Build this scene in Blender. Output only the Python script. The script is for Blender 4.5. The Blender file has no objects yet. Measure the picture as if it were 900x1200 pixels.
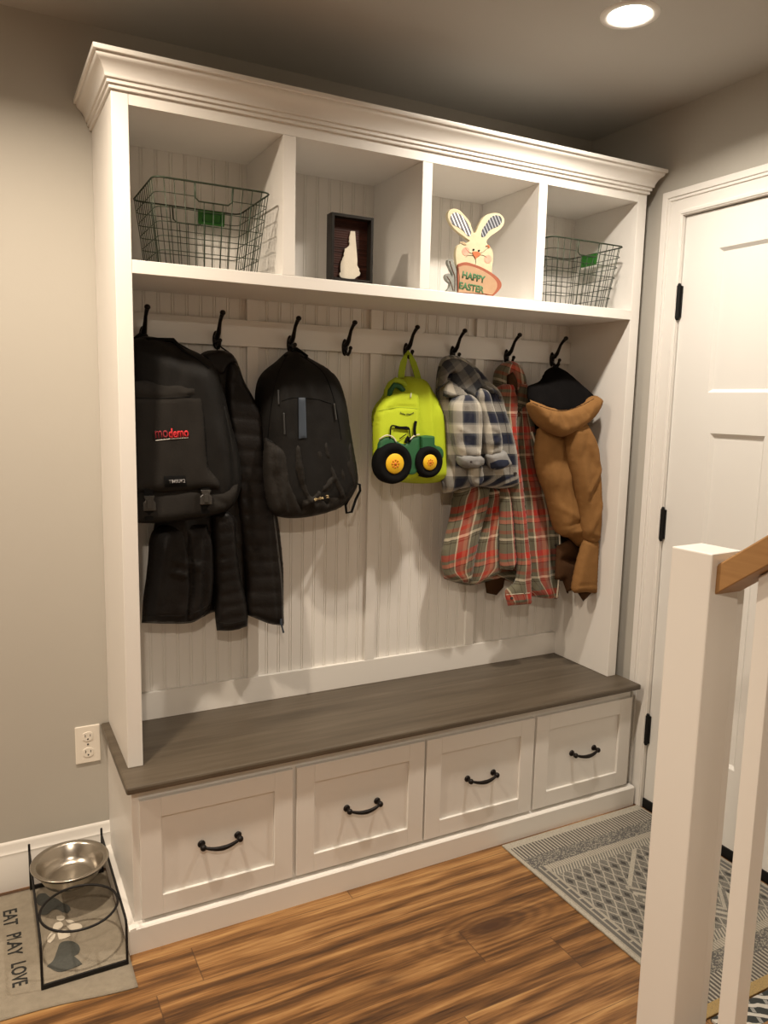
import bpy, bmesh, math, random
import numpy as np
from mathutils import Vector, Matrix, noise
from mathutils.bvhtree import BVHTree
from mathutils.geometry import delaunay_2d_cdt
sc = bpy.context.scene
col = sc.collection
random.seed(7)
# ------------------------------------------------------------------ camera
CAM = Vector((-0.313, -1.9969, 1.4254)); YAW, PITCH, ROLL, F = map(float, (27.8481, -8.0488, 1.2878, 906.2581))
def cam_axes():
    y, p, r = (math.radians(a) for a in (YAW, PITCH, ROLL))
    f = Vector((math.sin(y)*math.cos(p), math.cos(y)*math.cos(p), math.sin(p)))
    rt = Vector((math.cos(y), -math.sin(y), 0)); up = rt.cross(f)
    c, s = math.cos(r), math.sin(r)
    return c*rt + s*up, -s*rt + c*up, f
RT, UP, FW = cam_axes()
cd = bpy.data.cameras.new('camera'); cam = bpy.data.objects.new('camera', cd); col.objects.link(cam)
cam.matrix_world = Matrix(((RT.x, UP.x, -FW.x, CAM.x), (RT.y, UP.y, -FW.y, CAM.y), (RT.z, UP.z, -FW.z, CAM.z), (0, 0, 0, 1)))
cd.sensor_fit = 'VERTICAL'; cd.sensor_height = 36; cd.sensor_width = 27; cd.lens = F/1200*36; cd.clip_start = .02
sc.camera = cam
# ------------------------------------------------------------------ world, exposure
w = bpy.data.worlds.new('world'); sc.world = w; w.use_nodes = True
w.node_tree.nodes['Background'].inputs[0].default_value = (1, .9, .78, 1)
w.node_tree.nodes['Background'].inputs[1].default_value = .02
sc.view_settings.view_transform = 'Standard'; sc.view_settings.look = 'None'
sc.view_settings.exposure = 0.0; sc.view_settings.gamma = 1; sc.view_settings.use_curve_mapping = False
# four ceiling lamps, third an added unseen fill: x, y, power, colour
LAMPS = [(1.182, -.423, 15.5, (1, .89, .76)), (-.29, -.41, 20.5, (1, .84, .66)), (-.50, -2.45, 31.0, (1, .84, .67)), (-1.75, -.42, 25.0, (1, .83, .65))]
ZC = 2.3995; XR = 1.757; YW = .3354; W = 1.7102; SL = .0389; ZB = .4603; ZS0, ZS1, ZO, ZT = 1.7221, 1.7539, 2.1049, 2.1366
XL = -2.7; YF = -3.7

# ------------------------------------------------------------------ helpers
def ray(px, py): return FW + RT*((px-450)/F) + UP*((600-py)/F)
def at(px, py, axis, val):
    d = ray(px, py); i = 'xyz'.index(axis); return CAM + d*((val-CAM[i])/d[i])
def tag(o, label=None, cat=None, group=None, kind=None):
    if label: o['label'] = label
    if cat: o['category'] = cat
    if group: o['group'] = group
    if kind: o['kind'] = kind
    return o
LOC = {}
def thing(name, loc, label, cat, group=None):
    o = bpy.data.objects.new(name, None); col.objects.link(o); o.location = loc; o.empty_display_size = .03
    LOC[o] = Vector(loc); return tag(o, label, cat, group)
def adopt(o, parent):
    if parent is not None:
        o.parent = parent; o.matrix_parent_inverse = Matrix.Translation(-LOC[parent]) if parent in LOC else Matrix.Identity(4)
    return o
def finish(name, me, mat, parent=None, smooth=False, bevel=0, label=None, kind=None):
    o = bpy.data.objects.new(name, me); col.objects.link(o)
    if mat is not None:
        for m in (mat if isinstance(mat, (list, tuple)) else [mat]): me.materials.append(m)
    if smooth:
        for p in me.polygons: p.use_smooth = True
        if smooth != 'all': me.set_sharp_from_angle(angle=math.radians(40))
    if bevel:
        b = o.modifiers.new('bevel', 'BEVEL'); b.width = bevel; b.segments = 2; b.limit_method = 'ANGLE'; b.angle_limit = math.radians(40)
    adopt(o, parent); tag(o, label, kind=kind)
    return o
class MB:
    def __init__(s): s.bm = bmesh.new()
    def box(s, x0, x1, y0, y1, z0, z1, mi=0):
        v = [s.bm.verts.new(p) for p in ((x0,y0,z0),(x1,y0,z0),(x1,y1,z0),(x0,y1,z0),(x0,y0,z1),(x1,y0,z1),(x1,y1,z1),(x0,y1,z1))]
        for f in ((3,2,1,0),(4,5,6,7),(0,1,5,4),(1,2,6,5),(2,3,7,6),(3,0,4,7)):
            s.bm.faces.new([v[i] for i in f]).material_index = mi
        return s
    def tube(s, pts, r, seg=8, cap=True, closed=False):
        pts = [Vector(p) for p in pts]; n = len(pts)
        rr = r if isinstance(r, (list, tuple)) else [r]*n
        rings = []; prev = None
        for i, p in enumerate(pts):
            a = pts[(i-1) % n] if (closed or i > 0) else p
            b = pts[(i+1) % n] if (closed or i < n-1) else p
            t = (b-a).normalized()
            if prev is None:
                nrm = t.orthogonal().normalized()
            else:
                nrm = prev - t*prev.dot(t)
                nrm = nrm.normalized() if nrm.length > 1e-6 else t.orthogonal().normalized()
            prev = nrm; bn = t.cross(nrm)
            rings.append([s.bm.verts.new(p + (nrm*math.cos(k*2*math.pi/seg) + bn*math.sin(k*2*math.pi/seg))*rr[i]) for k in range(seg)])
        for i in range(n if closed else n-1):
            A, B = rings[i], rings[(i+1) % n]
            for k in range(seg):
                s.bm.faces.new((A[k], A[(k+1) % seg], B[(k+1) % seg], B[k]))
        if cap and not closed:
            s.bm.faces.new(rings[0][::-1]); s.bm.faces.new(rings[-1])
        return s
    def lathe(s, prof, c=(0,0,0), seg=32, axis='z', close=False):
        rings = []
        for (r, h) in prof:
            ring = []
            for k in range(seg):
                a = k*2*math.pi/seg; q = (r*math.cos(a), r*math.sin(a), h)
                if axis == 'y': q = (q[0], q[2], q[1])
                if axis == 'x': q = (q[2], q[0], q[1])
                ring.append(s.bm.verts.new(Vector(q)+Vector(c)))
            rings.append(ring)
        for A, B in zip(rings, rings[1:]):
            for k in range(seg): s.bm.faces.new((A[k], A[(k+1) % seg], B[(k+1) % seg], B[k]))
        if close: s.bm.faces.new(rings[0][::-1]); s.bm.faces.new(rings[-1])
        return s
    def ball(s, c, r, sx=1, sy=1, sz=1, seg=12):
        m = Matrix.Translation(c) @ Matrix.Diagonal((r*sx, r*sy, r*sz, 1))
        bmesh.ops.create_uvsphere(s.bm, u_segments=seg, v_segments=max(6, seg//2+2), radius=1, matrix=m); return s
    def prism(s, poly, axis, a, b, mi=0):
        def P(p, h): return {'x': (h, p[0], p[1]), 'y': (p[0], h, p[1]), 'z': (p[0], p[1], h)}[axis]
        A = [s.bm.verts.new(P(p, a)) for p in poly]; B = [s.bm.verts.new(P(p, b)) for p in poly]; n = len(poly)
        s.bm.faces.new(A).material_index = mi; s.bm.faces.new(B[::-1]).material_index = mi
        for i in range(n): s.bm.faces.new((A[i], B[i], B[(i+1) % n], A[(i+1) % n])).material_index = mi
        return s
    def out(s, name, mat, parent=None, smooth=False, bevel=0, label=None, kind=None):
        bmesh.ops.recalc_face_normals(s.bm, faces=s.bm.faces[:])
        me = bpy.data.meshes.new(name); s.bm.to_mesh(me); s.bm.free()
        return finish(name, me, mat, parent, smooth, bevel, label, kind)

# ------------------------------------------------------------------ node maths
class E:
    nt = None
    def __init__(s, x): s.x = x
    def _m(op, *a, clamp=False):
        n = E.nt.nodes.new('ShaderNodeMath'); n.operation = op; n.use_clamp = clamp
        for i, v in enumerate(a):
            if isinstance(v, E): E.nt.links.new(v.x, n.inputs[i])
            else: n.inputs[i].default_value = v
        return E(n.outputs[0])
    def __add__(s, o): return E._m('ADD', s, o)
    __radd__ = __add__
    def __sub__(s, o): return E._m('SUBTRACT', s, o)
    def __rsub__(s, o): return E._m('SUBTRACT', o, s)
    def __mul__(s, o): return E._m('MULTIPLY', s, o)
    __rmul__ = __mul__
    def __truediv__(s, o): return E._m('DIVIDE', s, o)
    def __gt__(s, o): return E._m('GREATER_THAN', s, o)
    def __lt__(s, o): return E._m('LESS_THAN', s, o)
def fract(a): return E._m('FRACT', a)
def flr(a): return E._m('FLOOR', a)
def sin(a): return E._m('SINE', a)
def ab(a): return E._m('ABSOLUTE', a)
def mn(a, b): return E._m('MINIMUM', a, b)
def mx(a, b): return E._m('MAXIMUM', a, b)
def clampE(a): return E._m('ADD', a, 0.0, clamp=True)
def sqrtE(a): return E._m('SQRT', a)
def tri(a): return ab(fract(a)*2 - 1)
def band(v, a, b): return (v > a)*(v < b)
def mixc(f, a, b):
    n = E.nt.nodes.new('ShaderNodeMix'); n.data_type = 'RGBA'
    for k, v in ((0, f), (6, a), (7, b)):
        if isinstance(v, E): E.nt.links.new(v.x, n.inputs[k])
        elif k: n.inputs[k].default_value = (*v, 1) if len(v) == 3 else v
        else: n.inputs[k].default_value = v
    return E(n.outputs[2])
def comb(x, y, z=0.0):
    n = E.nt.nodes.new('ShaderNodeCombineXYZ')
    for i, v in enumerate((x, y, z)):
        if isinstance(v, E): E.nt.links.new(v.x, n.inputs[i])
        else: n.inputs[i].default_value = v
    return E(n.outputs[0])
def noiseE(vec, scale=1, detail=3, rough=.5, dist=0):
    n = E.nt.nodes.new('ShaderNodeTexNoise'); n.inputs['Scale'].default_value = scale; n.inputs['Detail'].default_value = detail
    n.inputs['Roughness'].default_value = rough; n.inputs['Distortion'].default_value = dist
    if vec is not None: E.nt.links.new(vec.x, n.inputs['Vector'])
    return E(n.outputs['Fac'])
def whiteE(vec):
    n = E.nt.nodes.new('ShaderNodeTexWhiteNoise'); n.noise_dimensions = '3D'; E.nt.links.new(vec.x, n.inputs['Vector']); return E(n.outputs['Value'])
def ramp(f, stops, interp='LINEAR'):
    n = E.nt.nodes.new('ShaderNodeValToRGB'); r = n.color_ramp; r.interpolation = interp
    while len(r.elements) < len(stops): r.elements.new(.5)
    for e, (p, c) in zip(r.elements, stops): e.position = p; e.color = (*c, 1)
    E.nt.links.new(f.x, n.inputs[0]); return E(n.outputs[0])
def coords(kind='Object'):
    n = E.nt.nodes.new('ShaderNodeTexCoord'); sp = E.nt.nodes.new('ShaderNodeSeparateXYZ'); E.nt.links.new(n.outputs[kind], sp.inputs[0])
    return E(n.outputs[kind]), E(sp.outputs[0]), E(sp.outputs[1]), E(sp.outputs[2])
MATS = {}
def mat(name, c=(.8,.8,.8), rough=.5, metal=0, build=None, spec=.5, sheen=0, emit=None, estr=0, coat=0):
    if name in MATS: return MATS[name]
    m = bpy.data.materials.new(name); m.use_nodes = True; E.nt = m.node_tree
    b = m.node_tree.nodes['Principled BSDF']; b.inputs['Base Color'].default_value = (*c, 1); b.inputs['Roughness'].default_value = rough
    b.inputs['Metallic'].default_value = metal; b.inputs['Specular IOR Level'].default_value = spec; b.inputs['Sheen Weight'].default_value = sheen
    b.inputs['Coat Weight'].default_value = coat
    if emit: b.inputs['Emission Color'].default_value = (*emit, 1); b.inputs['Emission Strength'].default_value = estr
    if build:
        r = build()
        if r.get('color') is not None: E.nt.links.new(r['color'].x, b.inputs['Base Color'])
        if r.get('rough') is not None: E.nt.links.new(r['rough'].x, b.inputs['Roughness'])
        if r.get('bump') is not None:
            n = E.nt.nodes.new('ShaderNodeBump'); n.inputs['Strength'].default_value = r.get('bstr', .5); n.inputs['Distance'].default_value = r.get('bdist', .001)
            E.nt.links.new(r['bump'].x, n.inputs['Height']); E.nt.links.new(n.outputs[0], b.inputs['Normal'])
    MATS[name] = m; return m

def b_noise(c1, c2, scale, bstr=.2, bdist=.001, bscale=None, stretch=(1,1,1)):
    def f():
        v, x, y, z = coords()
        vv = comb(x*stretch[0], y*stretch[1], z*stretch[2])
        n = noiseE(vv, scale, 4)
        return dict(color=mixc(n, c1, c2), bump=noiseE(vv, bscale or scale*6, 3), bstr=bstr, bdist=bdist)
    return f
PAINT = mat('white_cabinet_paint', rough=.38, build=b_noise((.77,.745,.70), (.81,.785,.745), 3, .08, .0006, 60, (1,1,.15)))
TRIM = mat('white_trim_paint', rough=.4, build=b_noise((.77,.745,.70), (.81,.785,.745), 3, .08, .0006, 60, (1,1,.15)))
DOORP = mat('white_door_paint', rough=.42, build=b_noise((.74,.73,.695), (.78,.77,.735), 4, .1, .0006, 90, (1,1,.12)))
WALL = mat('greige_wall_paint', rough=.85, build=b_noise((.455,.43,.38), (.485,.46,.41), 2, .15, .0008, 130))
CEIL = mat('ceiling_paint', rough=.9, build=b_noise((.47,.455,.42), (.50,.485,.45), 2, .15, .0008, 120))
IRON = mat('oil_rubbed_bronze', (.010,.007,.006), .38, .3, spec=.3)
HBLACK = mat('black_hinge_metal', (.006,.006,.006), .5, 0, spec=.25)
def f_bench():
    v, x, y, z = coords()
    row = flr(y*10.5+.2); rnd = whiteE(comb(row, 3.0, 1.0))
    g = noiseE(comb(x*3+rnd*9, y*45, z*20), 1, 5, .6, .3)
    g2 = noiseE(comb(x*1.2+rnd*5, y*9, 0.0), 1, 3)
    seam = tri(y*10.5+.2) > .975
    c = ramp(g*.6+g2*.4, [(.25, (.044,.033,.022)), (.5, (.086,.067,.046)), (.72, (.135,.108,.078))])
    c = mixc(rnd*.3, c, (.10,.079,.054)); c = mixc(seam*.6, c, (.06,.045,.03))
    return dict(color=c, bump=g, bstr=.25, bdist=.0008)
BENCH = mat('taupe_stained_wood', rough=.42, build=f_bench)
def f_floor():
    v, x, y, z = coords()
    PW, PL = .1275, 1.22
    row = flr((y+.142)/PW); off = whiteE(comb(row, 7.0, 2.0)); colr = flr((x+off*PL)/PL)
    rn = whiteE(comb(row, colr, 5.0)); rn2 = whiteE(comb(row, colr, 11.0))
    wy = noiseE(comb(x*1.3+rn*20, y*5+rn2*20, 0.0), 1, 3, .55)
    kx, ky = .885-.0, -.416
    dx = (x-kx)*.42; dy = (y-ky)*1.25; d = sqrtE(dx*dx+dy*dy+.00002)
    near = clampE(1.0-d*8)
    dx2 = (x-.52)*.4; dy2 = (y+.47)*1.3; d2 = sqrtE(dx2*dx2+dy2*dy2); near2 = clampE(1.0-d2*22)
    ring = sin(y*95 + wy*15)*.5+.5
    ringk = sin(d*300+wy*10)*.5+.5
    near7 = near*.8
    ring = ring*(1-near7)+ringk*near7
    fine = noiseE(comb(x*5+rn*9, y*120, 0.0), 1, 5, .65, .2)
    fine2 = noiseE(comb(x*2+rn*7, y*34, 1.0), 1, 4, .6, .6)
    g = ring*.15+fine*.50+fine2*.20+wy*.15+(rn-.5)*.10
    c = ramp(g, [(.32, (.034,.014,.005)), (.43, (.115,.050,.014)), (.53, (.245,.115,.036)), (.67, (.43,.245,.092))])
    c = mixc(clampE(near*near*near*1.3+near2*near2*.9), c, (.055,.022,.008))
    seam = mx(tri((y+.142)/PW) > .985, tri((x+off*PL)/PL) > .9975)
    c = mixc(seam*.6, c, (.04,.018,.008))
    return dict(color=c, bump=fine*.6-seam, bstr=.18, bdist=.0012, rough=fine*.15+.36)
FLOOR = mat('acacia_plank_floor', rough=.4, build=f_floor)
RU, RV, RL = .605, .0, .80
def f_rug():
    v, x, y, z = coords()
    u = x-1.144; vv = (y+.114)*-1.0
    CR, GR, DK = (.42,.39,.325), (.15,.14,.12), (.04,.037,.034)
    fz = noiseE(comb(x*420, y*420, 0.0), 1, 2)
    speck = whiteE(comb(flr(x*420), flr(y*420), 1.0))
    base = mixc(speck, (.085,.082,.075), (.23,.215,.185))
    # field of nested diamonds
    D = tri(u/.036)+tri(vv/.062)
    line = band(D, .78, 1.05); core = D > 1.55
    zig = vv+tri(u/.36+.42)*.20
    zc = band(fract(zig/.42+.15), .42, .62)
    zl = tri(zig/.034) > .55
    z2 = band(fract(zig/.42+.15), .50, .535)
    fld = mixc(line*.85, base, CR); fld = mixc(core, fld, DK)
    alt = mixc(zl*.8, base, CR); alt = mixc(z2, alt, CR)
    midz = band(u, .20, .46)
    fld = mixc(midz*zc, fld, alt)
    bars = band(fract((u*.85+vv)/.30+.32), .05, .11)*band(u, .22, .44)
    fld = mixc(bars, fld, CR)
    st = tri(u/.30+.5)
    # end borders (mirrored about the middle of the rug)
    ve = mn(vv, RL-vv); ue = mn(u, RU-u)
    tick = (tri(u/.0125) > .45)
    tc = mixc(tick, CR, (.09,.08,.07))
    dotb = mixc(whiteE(comb(flr(u*300), flr(vv*300), 4.0)) > .35, (.30,.28,.23), (.10,.095,.09))
    beig = mixc((tri(u/.009) > .6), CR, (.25,.225,.18))
    c = mixc(ve < .205, fld, mixc(tri(u/.011+vv/.02) > .5, base, CR))
    c = mixc(ve < .175, c, beig); c = mixc(ve < .15, c, dotb); c = mixc(ve < .095, c, tc); c = mixc(ve < .030, c, CR)
    # side borders
    sb = mixc(band(ue, .018, .030)*1.0, (.36,.33,.27), (.12,.115,.105)); sb = mixc(band(ue, .036, .047)*(tri(vv/.05) > .12), sb, (.11,.105,.10))
    c = mixc((ue < .056)*(ve > .15), c, sb); c = mixc(ue < .012, c, CR)
    gold = (vv > RL-.03); c = mixc(gold, c, (.40,.28,.11))
    return dict(color=mixc(clampE(speck-.45)*.55+fz*.2, c, (.09,.085,.075)), bump=speck, bstr=.5, bdist=.001)
RUG = mat('woven_rug', rough=.95, build=f_rug)
def f_rug2():
    v, x, y, z = coords()
    s = tri((x*1.6+y*2.4+noiseE(v, 30, 2)*.04)/.09)
    s2 = tri((x*2.2-y*1.0)/.11)
    c = mixc((s > .62), (.035,.04,.038), (.55,.53,.48)); c = mixc((s2 > .8)*(s < .5), c, (.30,.30,.28))
    return dict(color=c, bump=noiseE(v, 400, 2), bstr=.5, bdist=.001)
RUG2 = mat('dark_patterned_mat', rough=.95, build=f_rug2)
PETMAT = mat('oatmeal_fabric', rough=.95, build=b_noise((.205,.175,.130), (.31,.268,.205), 60, 1.0, .0012, 380))
PRINT = mat('black_print', (.02,.02,.018), .9)
SLATE = mat('slate_print', rough=.9, build=b_noise((.05,.052,.046), (.085,.087,.076), 120, .3))
CREAMPRINT = mat('cream_print', (.62,.56,.46), .9)
STEEL = mat('brushed_steel', (.52,.48,.42), .26, 1.0, build=lambda: dict(bump=noiseE(coords()[0], 60, 3), bstr=.05, bdist=.001))
WIRE = mat('black_wire', (.008,.007,.007), .45, 0, spec=.3)
OAK = mat('golden_oak', rough=.5, build=b_noise((.27,.135,.045), (.42,.235,.09), 8, .1, .0006, 30, (2,1,14)))
BASK = mat('dark_green_wire', (.035,.05,.03), .45, .5)
LIME = mat('green_label_plate', (.025,.15,.018), .5)
PLASTIC = mat('white_outlet_plastic', (.84,.79,.70), .3)
DARK = mat('dark_slot', (.02,.016,.013), .6)
LENS = mat('lamp_lens', (1,1,1), .5, emit=(1,.93,.80), estr=40)

# ------------------------------------------------------------------ structure
def wall(name, *boxes, m=None, kind='structure'):
    b = MB()
    for q in boxes: b.box(*q)
    return b.out(name, m, kind=kind)
wall('floor', (XL-.1, XR+.15, YF-.1, YW+.1, -.06, 0), m=FLOOR)
wall('ceiling', (XL-.1, XR+.15, YF-.1, YW+.1, ZC, ZC+.08), m=CEIL)
wall('wall_back', (XL-.1, XR+.15, YW, YW+.1, 0, ZC), m=WALL)
DY0, DY1, DZ = -.128, -.955, 2.044     # door slab hinge edge, latch edge, top
wall('wall_right', (XR, XR+.12, DY0+.024, YW, 0, ZC), (XR, XR+.12, YF, DY1-.024, 0, ZC), (XR, XR+.12, DY1-.024, DY0+.024, DZ+.024, ZC), m=WALL)
wall('wall_left', (XL-.1, XL, YF, YW, 0, ZC), m=WALL)
wall('wall_front', (XL-.1, XR+.12, YF-.1, YF, 0, ZC), m=WALL)
b = MB()
b.prism([(YW, 0), (YW-.014, 0), (YW-.014, .098), (YW-.011, .104), (YW-.012, .112), (YW-.006, .120), (YW-.006, .136), (YW-.003, .142), (YW, .145)], 'x', XL, -.0012)
b.out('baseboard_back', TRIM, kind='structure', smooth=True)
b = MB()
b.prism([(XL, 0), (XL+.014, 0), (XL+.014, .11), (XL+.007, .12), (XL+.006, .138), (XL, .145)], 'y', YF, YW-.015)
b.out('baseboard_left', TRIM, kind='structure')
b = MB()
b.prism([(XR, 0), (XR-.014, 0), (XR-.014, .11), (XR-.007, .12), (XR-.006, .138), (XR, .145)], 'y', YF, DY1-.11)
b.out('baseboard_right', TRIM, kind='structure')
# door casing
def ushape(o0, o1, zt, i0, i1, zi): return [(o0, 0), (o0, zt), (o1, zt), (o1, 0), (i1, 0), (i1, zi), (i0, zi), (i0, 0)]
b = MB()
for (wo, wi, t) in ((.088, .004, .010), (.088, .066, .018), (.066, .056, .0145), (.020, .008, .0135)):
    b.prism(ushape(DY0+.0+wo, DY1-wo, DZ+wo, DY0+wi, DY1-wi, DZ+wi), 'x', XR-t, XR-.0002)
b.out('trim_1', TRIM, kind='structure', bevel=.002)
# door jamb and slab
b = MB()
b.prism(ushape(DY0+.023, DY1-.023, DZ+.023, DY0+.003, DY1-.003, DZ+.003), 'x', XR-.001, XR+.115)
b.prism(ushape(DY0+.003, DY1-.003, DZ+.003, DY0-.011, DY1+.011, DZ-.011), 'x', XR+.046, XR+.06)
b.out('door_frame', TRIM, kind='structure')
door = thing('door_1', (XR, -.5, 0), None, None); tag(door, kind='structure')
b = MB()
xs0, xs1 = XR+.004, XR+.040
ys = [DY0, -.264, -.820, DY1]
# rails and stiles of the shaker slab
b.box(xs0, xs1, ys[1], ys[0], .012, DZ); b.box(xs0, xs1, ys[3], ys[2], .012, DZ)
b.box(xs0, xs1, ys[2], ys[1], 1.925, DZ); b.box(xs0, xs1, ys[2], ys[1], 1.352, 1.480); b.box(xs0, xs1, ys[2], ys[1], .012, .296)
b.box(xs0, xs1, -.603, -.481, .296, 1.352)
b.box(xs0, xs1, -.286, ys[1], .296, 1.352); b.box(xs0, xs1, ys[2], -.798, .296, 1.352)
b.out('slab', DOORP, door)
b = MB()
for (a, c, z0, z1) in ((-.820, -.264, 1.480, 1.925), (-.481, -.286, .296, 1.352), (-.798, -.603, .296, 1.352)):
    o = .011
    x = xs0; v = [b.bm.verts.new(p) for p in ((x, a, z0), (x, c, z0), (x, c, z1), (x, a, z1), (x+.009, a+o, z0+o), (x+.009, c-o, z0+o), (x+.009, c-o, z1-o), (x+.009, a+o, z1-o))]
    for f in ((0,1,5,4),(1,2,6,5),(2,3,7,6),(3,0,4,7),(4,5,6,7)): b.bm.faces.new([v[i] for i in f])
b.out('panel', DOORP, door)
for z in (1.775, 1.035, .295):
    b = MB(); b.tube([(XR-.0045, DY0+.002, z-.052), (XR-.0045, DY0+.002, z+.052)], .0075, 12)
    b.box(XR-.003, XR+.0035, DY0-.008, DY0+.016, z-.05, z+.05)
    b.ball((XR-.0045, DY0+.002, z+.054), .006); b.ball((XR-.0045, DY0+.002, z-.054), .006)
    b.out('hinge', HBLACK, door, smooth=True, label='black door hinge')
MB().box(XR-.002, XR+.05, DY1, DY0, .002, .036).out('door_sweep', HBLACK, door, label='black door sweep')
b = MB(); b.lathe([(.030, -.006), (.030, 0)], (XR+.004, DY1+.07, .95), 24, 'x', True)
b.lathe([(.010, -.03), (.010, -.006)], (XR+.004, DY1+.07, .95), 16, 'x', True)
b.lathe([(.001,-.068),(.018, -.066), (.027, -.052), (.027, -.04), (.016, -.03), (.009, -.028)], (XR+.004, DY1+.07, .95), 24, 'x')
b.out('door_knob', HBLACK, door, smooth=True)

# ------------------------------------------------------------------ base cabinet
base = thing('bench_cabinet', (.86, .1, 0), 'white bench base cabinet with four drawers in one row on wood floor', 'cabinet')
KY, FY, DYF = -.1013, -.0745, -.0893
XB0, XB1 = -.006, 1.7145
b = MB(); b.box(XB0, XB1, FY, YW-.001, .0, .4398); b.out('body', PAINT, base, bevel=.0015)
b = MB()
b.prism([(FY-.0002, .0), (KY, .0), (KY, .066), (KY+.004, .070), (FY-.0002, .072)], 'x', XB0-.0173, XR-.0185)
b.prism([(XB0-.0002, .0), (XB0-.017, .0), (XB0-.017, .066), (XB0-.013, .070), (XB0-.0002, .072)], 'y', KY+.0003, YW-.001)
b.out('toe_kick', PAINT, base)
DR = [(.0115, .427), (.4384, .8546), (.8619, 1.2759), (1.2850, 1.7103)]
for (x0, x1) in DR:
    z0, z1, fr = .082, .4088, .054
    b = MB()
    yb = FY-.0003
    b.box(x0, x0+fr, DYF, yb, z0, z1).box(x1-fr, x1, DYF, yb, z0, z1).box(x0+fr, x1-fr, DYF, yb, z0, z0+fr).box(x0+fr, x1-fr, DYF, yb, z1-fr, z1)
    b.box(x0+fr, x1-fr, DYF+.0085, yb, z0+fr, z1-fr)
    d = b.out('drawer', PAINT, base, bevel=.0012)
    cx, cz = (x0+x1)/2+.001, .248; yp = DYF+.0085
    b = MB()
    for s in (-1, 1):
        b.lathe([(.0001, -.006), (.0085, -.0055), (.0105, -.002), (.0105, 0)], (cx+s*.050, yp, cz), 16, 'y')
        b.tube([(cx+s*.050, yp-.004, cz), (cx+s*.050, yp-.018, cz), (cx+s*.046, yp-.026, cz-.001)], .0052, 10)
        b.ball((cx+s*.050, yp-.022, cz), .0088)
    pts = [(cx+.046*t, yp-.024-.006*(1-t*t), cz-.009*(1-t*t)) for t in [i/8-1 for i in range(17)]]
    b.tube(pts, [.0036+.0030*(1-abs(i/8-1))**.7 for i in range(17)], 10)
    b.out('handle', IRON, d, smooth='all', label='dark bronze bow handle')
# bench top
b = MB(); b.box(-.0226, 1.7285, -.1098, YW-.001, .4402, ZB)
tag(b.out('worktop', BENCH, bevel=.006), 'long taupe-stained wooden bench seat board on the white drawers', 'bench top')

# ------------------------------------------------------------------ hutch
hut = thing('coat_hutch', (.86, .15, ZB), 'tall white built-in coat hutch with four cubbies and crown moulding', 'hutch')
YBK = .308
b = MB()
z0 = ZB+.0003
for (x0, x1) in ((0, SL), (1.6711, W)): MB().box(x0, x1, 0, YW-.001, z0, ZT).out('side_panel', PAINT, hut, bevel=.0015)
b = MB(); b.box(SL+.0003, 1.6708, .0, YBK-.001, ZS0, ZS1); b.out('shelf', PAINT, hut, bevel=.0012)
for (x0, x1) in ((.4238, .4586), (.8421, .875), (1.2588, 1.2907)):
    MB().box(x0, x1, .0004, YBK-.001, ZS1+.0003, ZO-.0003).out('divider', PAINT, hut, bevel=.001)
b = MB(); b.box(SL+.0003, 1.6708, 0, YBK-.001, ZO, ZT); b.out('top_panel', PAINT, hut)
b = MB(); P = .0405
def bead(x0, x1, z0, z1, bm):
    xs = []; x = x0
    prof = [(0, 0), (.0008, .0022), (.0022, .0022), (.0035, .0004), (.0055, 0), (.0075, .0004), (.0088, .0022), (.0102, .0022), (.011, 0)]
    while x < x1:
        for dx, dy in prof:
            if x+dx < x1: xs.append((x+dx, dy))
        x += P
    xs.append((x1, 0)); a = [bm.verts.new((x, YBK+dy, z0)) for x, dy in xs]; c = [bm.verts.new((x, YBK+dy, z1)) for x, dy in xs]
    for i in range(len(xs)-1): bm.faces.new((a[i], a[i+1], c[i+1], c[i]))
bead(SL-.004, 1.676, z0, ZO+.01, b.bm); b.box(SL-.004, 1.676, YBK+.004, YW-.002, z0, ZO+.01)
b.out('beadboard_back', PAINT, hut)
YT = .2935
b = MB(); b.box(SL+.0004, 1.6706, YT, YBK-.0003, z0, .5455); b.out('bottom_rail', PAINT, hut, bevel=.001)
b = MB(); b.box(SL+.0004, 1.6706, YT, YBK-.0003, 1.583, 1.660); b.out('hook_rail', PAINT, hut, bevel=.001)
for xc in (.4375, .853, 1.265):
    MB().box(xc-.0175, xc+.0175, YT+.0008, YBK-.0003, .5458, 1.5827).box(xc-.0175, xc+.0175, YT+.0008, YBK-.0003, 1.6603, ZS0-.0003).out('batten', PAINT, hut, bevel=.001)
# crown
prof = [(0,0),(.0065,0),(.0075,.004),(.0065,.009),(.0065,.0105),(.0125,.0115),(.0125,.0215),(.0175,.0225),(.0185,.0245),(.0185,.0275),(.0195,.031),(.0215,.0365),(.025,.043),(.029,.0485),(.0335,.053),(.038,.0565),(.0415,.0595),(.0435,.0635),(.044,.0685),(.0505,.0690),(.0515,.0705),(.0515,.0805),(.0505,.081)]
sx = 1.0; kz = (.0690)/.081
bm = bmesh.new(); rows = []
for p, z in prof:
    zz = ZT-.004+z*kz*1.055; l, f_, r = p*.85, p*1.04, p*.64
    rows.append([bm.verts.new(q) for q in ((-l, YW-.001, zz), (-l, -f_, zz), (W+r, -f_, zz), (W+r, YW-.001, zz))])
for A, B in zip(rows, rows[1:]):
    for k in range(3): bm.faces.new((A[k], A[k+1], B[k+1], B[k]))
bm.faces.new(rows[-1]); bm.faces.new(rows[0][::-1])
for k in (0, 3): bm.faces.new([r_[k] for r_ in (rows if k == 0 else rows[::-1])])
mb = MB(); mb.bm.free(); mb.bm = bm; mb.out('crown_moulding', PAINT, hut, smooth=True)
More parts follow.
